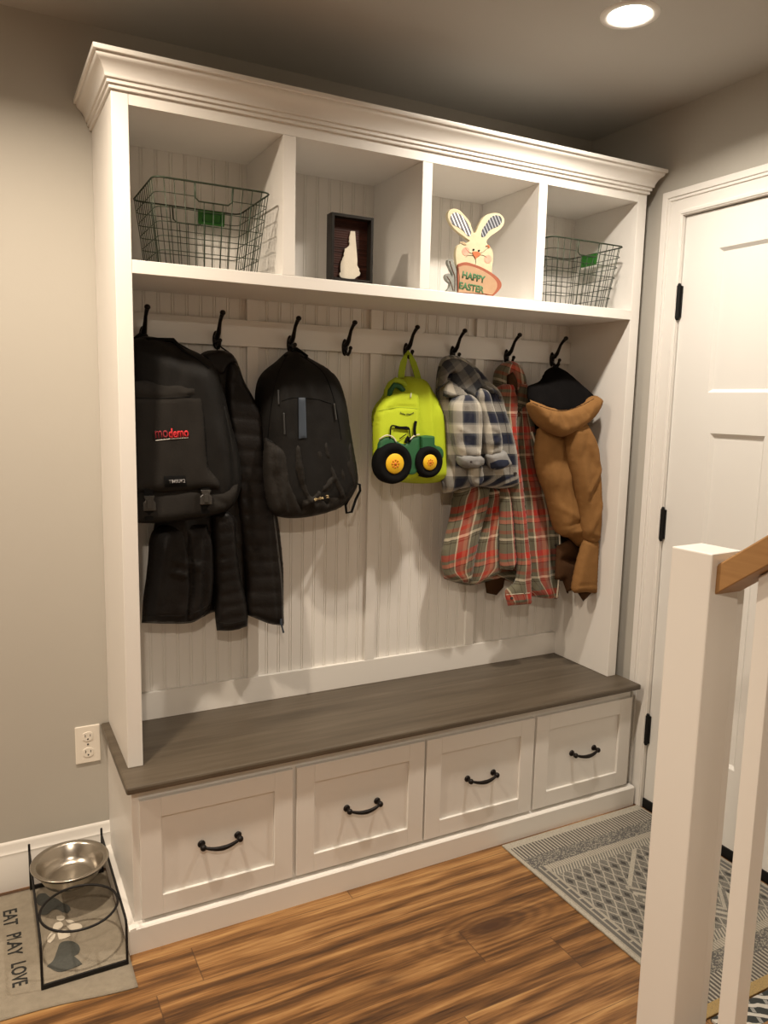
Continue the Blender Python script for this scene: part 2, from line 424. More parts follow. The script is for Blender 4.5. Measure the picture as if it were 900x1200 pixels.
# hooks
HX = [.116, .325, .556, .742, .966, .149+1.0, 1.377, 1.584]
HZ = 1.597
for x in HX:
    b = MB(); y = YT-.0004
    # oval back plate
    b.lathe([(.0001, -.0062), (.006, -.006), (.010, -.004), (.0115, 0)], (0, 0, 0), 20, 'y')
    for v in b.bm.verts: v.co = Vector((v.co.x*.95+x, v.co.y+y, v.co.z*2.35+HZ))
    arm = [(0, 0, 0), (0, -.016, .004), (0, -.028, .014), (0, -.036, .028), (0, -.045, .044), (0, -.058, .056), (0, -.070, .064)]
    b.tube([(x+p[0], y+p[1], HZ+.006+p[2]) for p in arm], [.0078, .0082, .0070, .0058, .0052, .0056, .0064], 10)
    b.ball((x, y-.072, HZ+.072), .0085, 1, 1, .9)
    low = [(0, 0, 0), (0, -.014, -.012), (0, -.026, -.016), (0, -.036, -.010), (0, -.042, .002)]
    b.tube([(x+p[0], y+p[1], HZ-.008+p[2]) for p in low], [.006, .0055, .005, .0045, .005], 10)
    b.ball((x, y-.043, HZ-.004), .0065)
    b.out('coat_hook', IRON, hut, smooth='all', label='dark bronze double coat hook')
# ------------------------------------------------------------------ ceiling lamps
LL = ['white recessed ceiling light glowing in front of the crown at the right', 'recessed ceiling light above the left end of the hutch',
      'unseen recessed fill light added above the camera side at left', 'recessed ceiling light above the left wall beyond the hutch']
for i, (x, y, pw, c) in enumerate(LAMPS):
    t = thing('recessed_light', (x, y, ZC), LL[i], 'ceiling light', 'recessed ceiling lights')
    b = MB(); b.lathe([(.052, -.0012), (.054, -.004), (.064, -.0055), (.072, -.003), (.073, 0)], (x, y, ZC-.0003), 48); b.out('trim_ring', TRIM, t, smooth='all')
    b = MB(); b.lathe([(.0001, -.0022), (.030, -.0024), (.0515, -.0014), (.0518, -.0004)], (x, y, ZC-.0003), 40); b.out('lens', LENS, t, smooth='all')
    ld = bpy.data.lights.new('lamp', 'AREA'); ld.shape = 'DISK'; ld.size = .085; ld.energy = pw; ld.color = c; ld.spread = math.radians(149 if i < 2 else 165)
    lo = bpy.data.objects.new('lamp', ld); col.objects.link(lo); lo.location = (x, y, ZC-.007); adopt(lo, t)
    lo.matrix_parent_inverse = Matrix.Translation(-Vector((x, y, ZC)))
# ------------------------------------------------------------------ soft goods
def smooth_loop(P, step, closed=True, corner=.5):
    """resample an outline; rounds it with Catmull-Rom except at sharp corners"""
    P = [np.array(p, float) for p in P]; n = len(P); out = []
    rng = range(n) if closed else range(n-1)
    def tang(i):
        a = P[(i-1) % n] if closed or i > 0 else P[i]; b = P[(i+1) % n] if closed or i < n-1 else P[i]
        u, v = P[i]-a, b-P[i]; lu, lv = np.linalg.norm(u), np.linalg.norm(v)
        if lu < 1e-9 or lv < 1e-9: return np.zeros(2), 0
        if u@v/(lu*lv) < corner: return None, 0
        t = (b-a)/(lu+lv); return t, 1
    for i in rng:
        p0, p1 = P[i], P[(i+1) % n]; L = np.linalg.norm(p1-p0); k = max(1, int(round(L/step)))
        t0, _ = tang(i); t1, _ = tang((i+1) % n)
        d = (p1-p0)/max(L, 1e-9)
        m0 = (d if t0 is None else t0)*L; m1 = (d if t1 is None else t1)*L
        for j in range(k):
            s = j/k; h00 = 2*s**3-3*s*s+1; h10 = s**3-2*s*s+s; h01 = -2*s**3+3*s*s; h11 = s**3-s*s
            out.append(h00*p0+h10*m0+h01*p1+h11*m1)
    if not closed: out.append(P[-1])
    return np.array(out)
def dist_loop(Q, L):
    A = L; B = np.roll(L, -1, 0); AB = B-A; best = np.full(len(Q), 1e9); bi = np.zeros(len(Q))
    for k in range(len(A)):
        t = np.clip(((Q-A[k])@AB[k])/max(AB[k]@AB[k], 1e-12), 0, 1); d = np.linalg.norm(Q-A[k]-t[:, None]*AB[k], axis=1)
        best = np.minimum(best, d)
    return best
def dist_open(Q, L):
    best = np.full(len(Q), 1e9)
    for a, c in zip(L[:-1], L[1:]):
        ab_ = c-a; t = np.clip(((Q-a)@ab_)/max(ab_@ab_, 1e-12), 0, 1); best = np.minimum(best, np.linalg.norm(Q-a-t[:, None]*ab_, axis=1))
    return best
def inside(Q, L):
    x, z = Q[:, 0], Q[:, 1]; c = np.zeros(len(Q), bool); j = len(L)-1
    for i in range(len(L)):
        xi, zi = L[i]; xj, zj = L[j]
        cond = ((zi > z) != (zj > z)) & (x < (xj-xi)*(z-zi)/((zj-zi) if abs(zj-zi) > 1e-12 else 1e-12)+xi); c ^= cond; j = i
    return c
class Cloth:
    """a stuffed or folded piece of cloth: outline in the photo, centre surface y = plane(z), thickness in front and behind, folds"""
    def __init__(s, outline, y, df, db=.008, R=.04, folds=(), noise_a=.002, noise_f=18, extra=None, step=.008, uv='flare', uvang=0, xmax=1.664, seed=0, uvw=None, corner=.5, prof=.5, stretch=(1, .45)):
        s.y = y if isinstance(y, (tuple, list)) else (y, 2, y, 0)   # (y at z_a, z_a, y at z_b, z_b)
        loop = smooth_loop(outline, 4.0, corner=corner)
        W3 = np.array([s.world(p) for p in loop]); L = W3
        L[:, 0] = np.clip(L[:, 0], SL+.004, xmax)
        keep = [0]
        for i in range(1, len(L)):
            if np.linalg.norm(L[i]-L[keep[-1]]) > .0035: keep.append(i)
        if np.linalg.norm(L[keep[-1]]-L[0]) < .0035: keep.pop()
        L = L[keep]; s.L = L
        x0, x1, z0, z1 = L[:, 0].min(), L[:, 0].max(), L[:, 1].min(), L[:, 1].max()
        gx, gz = [], []
        r = 0; zz = z0
        while zz < z1:
            xx = x0+(step/2 if r % 2 else 0)
            while xx < x1: gx.append(xx); gz.append(zz); xx += step
            zz += step*.866; r += 1
        Q = np.stack([gx, gz], 1); Q = Q[inside(Q, L)]; Q = Q[dist_loop(Q, L) > step*.5]
        n = len(L); V = np.vstack([L, Q])
        vv, ee, ff, ov, oe, of_ = delaunay_2d_cdt([Vector(p) for p in V], [(i, (i+1) % n) for i in range(n)], [], 1, 1e-6)
        V = np.array([[p.x, p.y] for p in vv]); nb = len(V)
        d = dist_loop(V, L); on = d < 1e-5
        t = np.clip(d/R, 0, 1); pr = np.power(np.clip(1-(1-t)**2, 0, 1), prof)
        h = df*pr; hb = db*np.clip(1-(1-np.clip(d/min(R, .02), 0, 1))**2, 0, 1)**.5
        em = np.clip(d/(R*.5+.004), 0, 1)
        for (px, wd, dep) in folds:
            FL = np.array([s.world(p) for p in px]); FL = smooth_loop(FL, .02, closed=False) if len(FL) > 2 else FL
            dd = dist_open(V, FL); h = h + dep*np.exp(-(dd/wd)**2)*em
        nz = np.array([noise.noise(Vector((p[0]*noise_f*stretch[0]+seed*7.3, p[1]*noise_f*stretch[1], seed))) + .5*noise.noise(Vector((p[0]*noise_f*2.3*stretch[0], p[1]*noise_f*2.3*stretch[1]+seed*3.1, 5))) for p in V])
        h = h+noise_a*nz*em
        if extra: h = h+extra(V[:, 0], V[:, 1])*em
        h = np.maximum(h, -hb*.3)*(~on)
        yc = s.yc(V[:, 1])
        s.V, s.h, s.tri = V, h, ff
        verts = [(V[i, 0], yc[i]-h[i], V[i, 1]) for i in range(nb)]; bidx = {}
        for i in range(nb):
            if on[i]: bidx[i] = i
            else: bidx[i] = len(verts); verts.append((V[i, 0], yc[i]+hb[i], V[i, 1]))
        faces = []
        for f in ff:
            a, b_, c = f[:3]; A, B_, C_ = V[a], V[b_], V[c]
            cr = (B_[0]-A[0])*(C_[1]-A[1])-(B_[1]-A[1])*(C_[0]-A[0])
            g = (a, b_, c) if cr > 0 else (a, c, b_)
            faces.append(g); k = tuple(bidx[i] for i in g[::-1])
            if not all(on[i] for i in g): faces.append(k)
        me = bpy.data.meshes.new('cloth'); me.from_pydata(verts, [], faces); me.update(); s.me = me
        # uv laid along the piece
        nv = len(verts); X = np.array([v[0] for v in verts]); Z = np.array([v[2] for v in verts])
        ca, sa = math.cos(math.radians(uvang)), math.sin(math.radians(uvang))
        if uv == 'flare':
            zs = np.linspace(z0+1e-4, z1-1e-4, 60); lo, hi = [], []
            for zz in zs:
                xs_ = []
                for (a, c) in zip(L, np.roll(L, -1, 0)):
                    if (a[1] > zz) != (c[1] > zz): xs_.append(a[0]+(c[0]-a[0])*(zz-a[1])/(c[1]-a[1]))
                lo.append(min(xs_) if xs_ else x0); hi.append(max(xs_) if xs_ else x1)
            k = np.ones(13)/13; pad = lambda q: np.convolve(np.pad(q, 6, 'edge'), k, 'valid')
            lo, hi = pad(np.array(lo)), pad(np.array(hi)); ww = uvw or np.median(hi-lo)
            U = (X-np.interp(Z, zs, lo))/np.maximum(np.interp(Z, zs, hi)-np.interp(Z, zs, lo), .03)*ww
            Vv = Z*ca+(X-(x0+x1)/2)*sa
        else:
            U = X*ca+Z*sa; Vv = -X*sa+Z*ca
        Yv = np.array([v[1] for v in verts])
        hh = np.zeros(nv); hh[:nb] = h
        U = U+hh*.25
        ul = me.uv_layers.new(name='UVMap'); idx = np.array([l.vertex_index for l in me.loops], dtype=int)
        ul.data.foreach_set('uv', np.stack([U[idx], Vv[idx]], 1).ravel().astype(np.float32))
        s.bvh = BVHTree.FromPolygons(verts, faces)
    def yc(s, z):
        ya, za, yb, zb = s.y; return ya+(yb-ya)*np.clip((z-za)/(zb-za), -.5, 1.5)
    def world(s, p):
        y = s.y[0]
        for _ in range(4): q = at(p[0], p[1], 'y', y); y = float(s.yc(q.z))
        return (q.x, q.z)
    def out(s, name, m, parent, label=None): return finish(name, s.me, m, parent, smooth='all', label=label)
    def hit(s, px, py):
        r_ = s.bvh.ray_cast(CAM, ray(px, py).normalized(), 6)
        if r_[0] is None:
            q = s.bvh.find_nearest(at(px, py, 'y', s.y[0])); return q[0]
        return r_[0]
    def hitx(s, x, z):
        r_ = s.bvh.ray_cast(Vector((x, -1, z)), Vector((0, 1, 0)), 6)
        return r_[0] if r_[0] is not None else Vector((x, float(s.yc(z)), z))
    def line(s, name, px, r, m, parent, off=0, label=None, seg=6, corner=-1):
        """a seam, cord or strap edge lying on the cloth"""
        L = smooth_loop(px, 2.5, closed=False, corner=corner); pts = [s.hit(*p)+Vector((0, -off, 0)) for p in L]
        return MB().tube(pts, r, seg).out(name, m, parent, smooth='all', label=label)
    def patch(s, name, px, m, parent, off=.002, label=None, corner=.5, round_=.004, step=.006, puff=0):
        """an appliqué, label or panel following the cloth, with its own thickness"""
        L = smooth_loop(px, 2.0, corner=corner); Wp = np.array([[(h_ := s.hit(*p)).x, h_.z] for p in L])
        keep = [0]
        for i in range(1, len(Wp)):
            if np.linalg.norm(Wp[i]-Wp[keep[-1]]) > .0012: keep.append(i)
        if np.linalg.norm(Wp[keep[-1]]-Wp[0]) < .0012: keep.pop()
        return patch_xz(s, name, Wp[keep], m, parent, off, label, round_, step, puff)
def patch_xz(s, name, L, m, parent, off=.002, label=None, round_=.004, step=.006, puff=0):
    n = len(L); x0, z0 = L.min(0); x1, z1 = L.max(0)
    gx, gz = np.meshgrid(np.arange(x0, x1, step), np.arange(z0, z1, step)); Q = np.stack([gx.ravel(), gz.ravel()], 1)
    if len(Q): Q = Q[inside(Q, L)]
    if len(Q): Q = Q[dist_loop(Q, L) > step*.35]
    V = np.vstack([L, Q]) if len(Q) else L
    vv, _, ff, *_r = delaunay_2d_cdt([Vector(p) for p in V], [(i, (i+1) % n) for i in range(n)], [], 1, 1e-7)
    V = np.array([[p.x, p.y] for p in vv]); d = dist_loop(V, L)
    fr, bk = [], []
    for p, dd in zip(V, d):
        h_ = s.hitx(p[0], p[1]); t = min(1, dd/round_) if round_ else 1
        fr.append((p[0], h_.y-off*(.55+.45*t)-puff*math.sqrt(max(0, 1-(1-min(1, dd/.03))**2)), p[1])); bk.append((p[0], h_.y+.0015, p[1]))
    N = len(V); faces = []; ec = {}
    for f in ff:
        a, b_, c = f[:3]; A, B_, C_ = V[a], V[b_], V[c]
        g = (a, b_, c) if (B_[0]-A[0])*(C_[1]-A[1])-(B_[1]-A[1])*(C_[0]-A[0]) > 0 else (a, c, b_)
        faces += [g, tuple(i+N for i in g[::-1])]
        for e in ((g[0], g[1]), (g[1], g[2]), (g[2], g[0])): ec[e] = 1
    for (a, b_) in list(ec):
        if (b_, a) not in ec: faces.append((b_, a, a+N, b_+N))
    me = bpy.data.meshes.new(name); me.from_pydata(fr+bk, [], faces); me.update()
    ul = me.uv_layers.new(name='UVMap'); co = fr+bk
    for l in me.loops: ul.data[l.index].uv = (co[l.vertex_index][0], co[l.vertex_index][2])
    return finish(name, me, m, parent, smooth=True, label=label)
def text_mesh(body, bold=0, shear=0, spacing=1):
    c = bpy.data.curves.new('lettering', 'FONT'); c.body = body; c.size = 1; c.offset = bold; c.shear = shear; c.space_character = spacing; c.resolution_u = 3; c.align_x = 'CENTER'; c.align_y = 'CENTER'
    o = bpy.data.objects.new('lettering', c); me = bpy.data.meshes.new_from_object(o); bpy.data.objects.remove(o); bpy.data.curves.remove(c)
    return me
def place_text(name, body, fn, width, height, m, parent, bold=0, shear=0, spacing=1, label=None, thick=.0008, nrm=(0, -1, 0)):
    """fn maps text-plane (u, v) in metres to a 3D point"""
    me = text_mesh(body, bold, shear, spacing)
    co = np.array([v.co[:] for v in me.vertices]); lo, hi = co.min(0), co.max(0); ce = (lo+hi)/2
    su, sv = width/(hi[0]-lo[0]), height/(hi[1]-lo[1])
    for v in me.vertices:
        u, w_ = (v.co.x-ce[0])*su, (v.co.y-ce[1])*sv; v.co = fn(u, w_)
    bm = bmesh.new(); bm.from_mesh(me); bmesh.ops.remove_doubles(bm, verts=bm.verts[:], dist=1e-6)
    r_ = bmesh.ops.extrude_face_region(bm, geom=bm.faces[:]); nv = [g for g in r_['geom'] if isinstance(g, bmesh.types.BMVert)]
    for v in nv: v.co += Vector(nrm)*thick
    bmesh.ops.recalc_face_normals(bm, faces=bm.faces[:])
    bm.to_mesh(me); bm.free(); me.materials.clear(); me.name = name
    return finish(name, me, m, parent, label=label)
def cloth_text(s, name, body, c0, c1, hpx, m, parent, off=.0028, **k):
    """lettering centred between two photo points on the cloth"""
    A, B_ = s.hit(*c0), s.hit(*c1); u = Vector((B_.x-A.x, 0, B_.z-A.z)); wdt = u.length; u.normalize(); v = Vector((-u.z, 0, u.x))
    cx, cz = (A.x+B_.x)/2, (A.z+B_.z)/2
    def fn(a, c): x, z = cx+u.x*a+v.x*c, cz+u.z*a+v.z*c; return s.hitx(x, z)+Vector((0, -off, 0))
    return place_text(name, body, fn, wdt, hpx, m, parent, **k)

# cloth materials
def uvs():
    v, x, y, z = coords('UV'); return v, x, y
def stripes(t, period, stops): return ramp(fract(t/period), stops, 'CONSTANT')
def plaid(period, us, vs, wob=.002):
    def f():
        v, x, y = uvs(); wb = noiseE(comb(x*14, y*14), 1, 2)*wob*2-wob
        a = stripes(x+wb, period[0], us); c = stripes(y+wb, period[1], vs)
        tw = (fract((x+y)*260) > .5); f_ = mixc(tw*.5+.25, a, c)
        nz = noiseE(comb(x*70, y*70), 1, 4); f_ = mixc(nz*.10, f_, (.20, .19, .18))
        return dict(color=f_, bump=noiseE(comb(x*500, y*500), 1, 2)*.5+nz*.5, bstr=.5, bdist=.0012)
    return f
def fabric(c1, c2, sc_=300, bstr=.7, wr=25):
    def f():
        v, x, y = uvs(); n = noiseE(comb(x*wr, y*wr), 1, 5, .6); k = noiseE(comb(x*sc_, y*sc_), 1, 2)
        return dict(color=mixc(n*.7+k*.3, c1, c2), bump=k*.35+n, bstr=bstr, bdist=.002)
    return f
NAVY, CRM, GRYB, LGT = (.003,.006,.022), (.46,.43,.36), (.045,.05,.055), (.24,.23,.21)
BLUEP = mat('blue_white_plaid_flannel', rough=.95, spec=.1, sheen=.2, build=plaid((.070, .072), [(0, LGT), (.10, CRM), (.44, GRYB), (.50, NAVY), (.92, GRYB)], [(0, NAVY), (.40, GRYB), (.50, CRM), (.88, LGT), (.96, GRYB)]))
RED, RUST, OLV, CRR, DKB, PNK = (.42,.018,.008), (.26,.05,.022), (.125,.115,.075), (.60,.52,.38), (.028,.014,.008), (.46,.12,.07)
REDP = mat('red_olive_plaid_flannel', rough=.95, spec=.1, sheen=.2, build=plaid((.135, .148), [(0, OLV), (.16, DKB), (.18, OLV), (.33, CRR), (.37, RED), (.54, PNK), (.64, RUST), (.70, CRR), (.76, OLV), (.90, DKB), (.93, OLV)],
             [(0, RED), (.14, OLV), (.36, DKB), (.39, OLV), (.42, DKB), (.44, CRR), (.50, OLV), (.60, RUST), (.68, OLV), (.82, DKB), (.84, PNK), (.93, OLV)]))
CREAMT = mat('cream_trim_cloth', rough=.95, build=fabric((.55,.49,.38), (.68,.62,.50)))
TAN = mat('tan_duck_canvas', rough=.9, spec=.15, build=fabric((.17,.082,.026), (.27,.140,.050), 400, .8, 30))
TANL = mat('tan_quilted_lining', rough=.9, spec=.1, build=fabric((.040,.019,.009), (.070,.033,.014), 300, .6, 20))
BLKF = mat('black_fleece', rough=1, spec=.03, build=fabric((.003,.003,.003), (.008,.007,.007), 300, .6, 30))
BLKN = mat('black_nylon', rough=.6, spec=.14, build=fabric((.006,.0055,.005), (.013,.012,.011), 500, .5, 40))
CHAR = mat('charcoal_heather_cloth', rough=.85, spec=.1, build=fabric((.014,.0125,.011), (.024,.0215,.019), 260, .6, 12))
PUFF = mat('black_puffer_shell', rough=.45, spec=.2, build=fabric((.006,.005,.0045), (.012,.010,.009), 200, .7, 55))
PUFFL = mat('dark_brown_puffer_lining', rough=.6, build=fabric((.018,.013,.010), (.032,.024,.018), 200, .7, 40))
WEB = mat('black_webbing', (.005,.005,.005), .7, spec=.1)
PLAS = mat('grey_buckle_plastic', (.045,.042,.038), .22)
BLUEG = mat('slate_blue_webbing', (.030,.042,.060), .6)
ZIPM = mat('zip_metal', (.09,.09,.09), .35, .7)
REDT = mat('red_embroidery', (.55,.018,.025), .8); DREDT = mat('dark_red_embroidery', (.24,.012,.02), .8)
WHT = mat('white_thread', (.55,.54,.50), .8); GREYT = mat('grey_label_thread', (.28,.27,.27), .8); GOLDT = mat('gold_label_thread', (.55,.42,.22), .8)
LIMEC = mat('lime_green_cloth', rough=.8, build=fabric((.36,.46,.006), (.48,.58,.012), 260, .5, 10))
LIMED = mat('lime_green_webbing', rough=.8, build=fabric((.27,.37,.010), (.36,.47,.016), 260, .5, 10))
TRG = mat('tractor_green', rough=.6, build=fabric((.008,.075,.022), (.013,.11,.035), 200, .3, 12))
TRK = mat('tyre_black_felt', (.006,.006,.006), .85, spec=.08); TRY = mat('hub_yellow', (.80,.48,.010), .6); TRR = mat('hub_orange', (.60,.16,.01), .6)
BTN = mat('dark_shirt_button', (.03,.022,.02), .35)
def hookxyz(i): return Vector((HX[i], YT-.038, HZ-.020))
def loopcord(pts, r, m, parent, name='hanging_loop', label=None): return MB().tube(pts, r, 8).out(name, m, parent, smooth='all', label=label)
def button(s, px, py, parent, r=.0055, m=None):
    h_ = s.hit(px, py); b = MB(); b.lathe([(.0001, -.003), (r*.55, -.0028), (r*.7, -.0036), (r, -.0028), (r, .002)], (h_.x, h_.y, h_.z), 14, 'y')
    return b.out('button', m or BTN, parent, smooth=True)

# ---- black puffer jacket on the second hook
t = thing('puffer_jacket', (.33, .27, .66), 'black quilted puffer jacket hanging from the second hook behind the charcoal backpack', 'jacket')
quilt = lambda p, a, sl=0: (lambda x, z: a*np.abs(np.sin(np.pi*(z+sl*x)/p))**.55-a*.5)
c = Cloth([(240,412),(262,412),(276,420),(283,440),(292,460),(304,478),(311,500),(312,540),(317,575),(326,610),(333,680),(334,733),(322,732),(300,724),(288,719),(252,717),(238,723),(224,730),(195,731),(166,730),(168,700),(173,665),(179,626),(190,560),(205,470),(222,430)],
          (.262, 1.6, .240, .7), .035, .012, R=.05, folds=[([(250,520),(252,716)], .012, -.03), ([(286,560),(289,720)], .010, -.025), ([(214,560),(205,728)], .03, .018)], noise_a=.006, extra=quilt(.047, .0028), seed=1, xmax=.52)
back = c.out('back_panel', PUFF, t)
c = Cloth([(247,600),(262,596),(275,606),(277,630),(281,670),(288,700),(290.5,720),(290,734),(272,739),(254,739),(252,722),(250,680),(248,640)], (.225, 1.1, .210, .7), .030, .02, R=.028, noise_a=.003, extra=quilt(.037, .004, -.12), seed=2)
slv = c.out('sleeve', PUFF, t); c.line('cuff_seam', [(254,729),(270,731),(290,726)], .0012, BLKN, slv)
c = Cloth([(266,424),(278,426),(286,446),(297,466),(307,486),(310,520),(313,560),(321,600),(326,640),(331,690),(333,731),(320,732),(298,724),(289,719),(287,680),(283,640),(277,590),(268,520),(262,460)], (.232, 1.5, .212, .7), .024, .012, R=.026, folds=[([(306,500),(314,600),(324,728)], .006, -.006)], noise_a=.003, extra=quilt(.047, .0045, .1), seed=3)
fp = c.out('front_panel', PUFF, t)
c.line('zip', [(309,500),(312,560),(320,600),(325,640),(330,690),(331,729)], .0028, ZIPM, fp, .001, label='zip teeth along the front edge')
p = c.hit(329, 728); b = MB(); b.box(p.x-.003, p.x+.003, p.y-.006, p.y, p.z-.010, p.z+.008); b.tube([p+Vector((.001,-.004,-.008)), p+Vector((.004,-.004,-.022)), p+Vector((.008,-.004,-.036))], [.003,.0025,.0032], 8)
b.out('zip_pull', BLUEG, fp, smooth=True, label='slate grey zip pull')
c = Cloth([(179,622),(205,612),(243,612),(250,640),(249,700),(238,722),(222,729),(190,730),(167,729),(169,700),(173,660)], (.222, 1.1, .205, .7), .030, .014, R=.05, folds=[([(205,655),(232,662)], .012, .006), ([(240,630),(236,715)], .007, -.012), ([(190,640),(180,725)], .02, .010), ([(216,625),(222,670),(219,727)], .006, -.018), ([(200,668),(214,672)], .008, .008)], noise_a=.005, extra=quilt(.06, .0012), seed=4)
lp = c.out('front_panel', PUFF, t); c.line('hem_seam', [(168,721),(195,722),(222,720),(238,713),(249,705)], .0012, BLKN, lp)
c = Cloth([(236,414),(248,411),(265,411),(274,417),(277,427),(268,429),(262,440),(250,440),(240,430)], .238, .022, .016, R=.02, noise_a=.003, seed=5)
c.out('collar', PUFF, t)
hk = hookxyz(1)
loopcord([Vector((.306,.245,1.545)), Vector((.316,.25,1.562)), hk+Vector((-.006,.004,-.002)), hk+Vector((0,0,.002)), hk+Vector((.008,.004,-.004)), Vector((.348,.25,1.562)), Vector((.352,.245,1.540))], .0022, WEB, t)

# ---- charcoal laptop backpack on the first hook
t = thing('backpack', (.18, .2, 1.13), 'charcoal backpack with red lettering and two buckles on the leftmost hook', 'backpack', )
c = Cloth([(140,402),(152,397),(168,394),(186,396),(208,404),(231,413),(247,424),(256,440),(262,462),(268,490),(275,515),(280,540),(281,566),(276,584),(266,597),(250,604),(225,609),(195,613),(163,613),(140,612)], (.235, 1.6, .215, 1.1), .118, .03, R=.085,
          folds=[([(247,430),(256,470),(262,520),(264,580)], .010, -.012), ([(262,462),(272,515),(276,565)], .008, -.008)], noise_a=.006, noise_f=14, seed=6, prof=.62, step=.009)
body = c.out('body', BLKN, t)
f1 = Cloth([(140,450),(170,446),(205,448),(233,452),(238,470),(241,505),(244,545),(247,552),(258,566),(256,574),(236,574),(200,577),(163,577),(140,577)], (.128, 1.5, .098, 1.15), .018, .03, R=.03, folds=[([(158,466),(180,467),(236,464)], .0035, -.006), ([(194,470),(196,560)], .02, .004), ([(215,462),(225,455)], .006, .005)], noise_a=.005, noise_f=16, seed=7)
flap = f1.out('front_flap', CHAR, t, label='charcoal heather front flap')
f1.line('seam', [(158,466),(180,467),(236,465)], .0013, WEB, flap)
f1.line('seam', [(235,455),(238,480),(241,520),(243,548)], .0013, WEB, flap)
cloth_text(f1, 'lettering', 'mo', (181.5,509.5), (196.5,508.3), .020, DREDT, flap, bold=.01, label='dark red lettering')
cloth_text(f1, 'lettering', 'demo', (197.3,508), (220.5,506.2), .026, REDT, flap, bold=.025, label='red lettering')
f1.line('underline', [(182,516.3),(201,514.3),(220.5,513)], .0013, WHT, flap, .0005, label='white stitched line')
f2 = Cloth([(140,566),(163,571),(200,571),(232,568),(252,575),(268,571),(279,567),(276,583),(266,596),(250,603),(225,607),(195,611),(163,612),(140,610)], (.125, 1.25, .105, 1.1), .022, .03, R=.03, folds=[([(244,580),(262,590)], .008, -.006)], noise_a=.004, seed=8)
pk = f2.out('lower_pocket', CHAR, t)
lb = f1.patch('label', [(192,558),(217,557),(219,570),(193,571)], WEB, flap, .003, 'black brand label', corner=2)
cloth_text(f1, 'lettering', 'TIMBUK2', (197.5,564.3), (216.5,563.3), .009, GREYT, flap, off=.0045, bold=.01, label='small grey lettering')
for (bx, by) in ((174, 590), (240, 583)):
    h_ = f2.hit(bx, by); y_ = h_.y-.004; x_, z_ = h_.x, h_.z
    MB().box(x_-.012, x_+.012, y_-.001, y_+.003, z_-.045, z_+.055).out('buckle_strap', WEB, t, bevel=.001)
    b = MB(); b.prism([(x_-.016, z_-.018), (x_+.016, z_-.018), (x_+.016, z_+.004), (x_+.010, z_+.010), (x_+.014, z_+.022), (x_-.014, z_+.022), (x_-.010, z_+.010), (x_-.016, z_+.004)], 'y', y_-.011, y_-.001)
    b.box(x_-.006, x_+.006, y_-.014, y_-.010, z_-.012, z_+.012)
    b.out('buckle', PLAS, t, bevel=.0015, label='grey plastic side-release buckle')
c3 = Cloth([(256,470),(263,474),(271,505),(276,530),(277,560),(268,566),(262,560),(259,520)], (.165, 1.4, .145, 1.1), .022, .02, R=.018, noise_a=.003, seed=9)
c3.out('side_pocket', BLKN, t)
hk = hookxyz(0)
b = MB(); b.tube([Vector((.055,.205,1.545)), Vector((.075,.22,1.572)), Vector((.10,.243,1.592)), hk+Vector((0,-.004,.008)), hk+Vector((.022,-.010,.004)), Vector((.18,.225,1.578)), Vector((.235,.21,1.548))], [.008,.0085,.009,.009,.009,.009,.008], 10)
b.out('carry_handle', WEB, t, smooth='all')
b = MB(); b.tube([c.hit(172,398), Vector((.18,.20,1.583)), c.hit(215,412), c.hit(245,432)], .006, 8); b.out('strap', WEB, t, smooth='all')

# ---- black nylon backpack on the third hook
t = thing('backpack', (.56, .2, 1.13), 'black nylon backpack with pleated lower pocket on the third hook', 'backpack')
c = Cloth([(344,410),(356,416),(365,421),(376,427),(385,433.5),(393,442),(399,455),(404,474),(408,500),(412,524),(416,548),(417,566),(412,578),(404,590),(388,599),(360,606),(335,607),(318,602),(310,590),(305,560),(303,520),(300,495),(298.5,470),(301,448),(308,436),(324,423),(335,413)], (.262, 1.6, .225, 1.15), .085, .025, R=.075,
          folds=[([(326,450),(330,505)], .006, -.004), ([(396,450),(402,500)], .008, -.006), ([(340,418),(345,440),(352,466)], .012, .004)], noise_a=.005, noise_f=14, seed=11, prof=.6, step=.009)
c.out('body', BLKN, t)
p1 = Cloth([(310,513),(325,519),(345,514),(362,516),(378,510),(392,516),(411,517),(414,535),(417.5,556),(417,568),(411,579),(403,590),(388,599),(360,605),(334,606),(319,602),(312,585),(308,550)], (.195, 1.4, .165, 1.1), .028, .03, R=.04,
           folds=[([(333,520),(338,560),(352,598)], .005, -.014), ([(345,520),(349,560),(364,592)], .006, .012), ([(360,520),(366,560),(380,588)], .005, -.013), ([(376,515),(384,548),(398,580)], .006, .013), ([(392,520),(400,550),(410,570)], .005, -.013), ([(320,520),(324,560),(332,598)], .006, .011), ([(385,560),(372,575),(355,590)], .006, .011)], noise_a=.008, noise_f=30, seed=12)
pp = p1.out('lower_pocket', mat('dark_brown_nylon', rough=.6, spec=.14, build=fabric((.010,.0085,.007), (.022,.019,.016), 500, .9, 60)), t, label='pleated lower pocket')
p1.line('elastic_rim', [(311,514),(325,520),(345,515),(362,517),(378,511),(392,517),(411,518)], .0030, BLKN, pp)
cloth_text(p1, 'lettering', 'timbuk2', (367.2,585.5), (384.5,581.5), .010, GOLDT, pp, off=.006, bold=.03, label='small gold lettering')
c.patch('daisy_strap', [(349.5,466),(357.5,466),(359,513),(350,514)], BLUEG, t, .006, 'slate blue webbing strap', corner=2)
for a, d_ in (((325.5,457),(326,474)), ((332,484),(333,509)), ((391,473),(393.5,492))):
    c.line('zip_pull', [a, d_], .0026, ZIPM, t, .004, label='grey zip pull')
c.line('seam', [(337,415),(325,440),(318,475),(314,512)], .0018, WEB, t); c.line('seam', [(352,417),(378,436),(392,470),(400,515)], .0018, WEB, t)
c.line('seam', [(330,470),(345,466),(372,468),(388,473)], .0015, WEB, t)
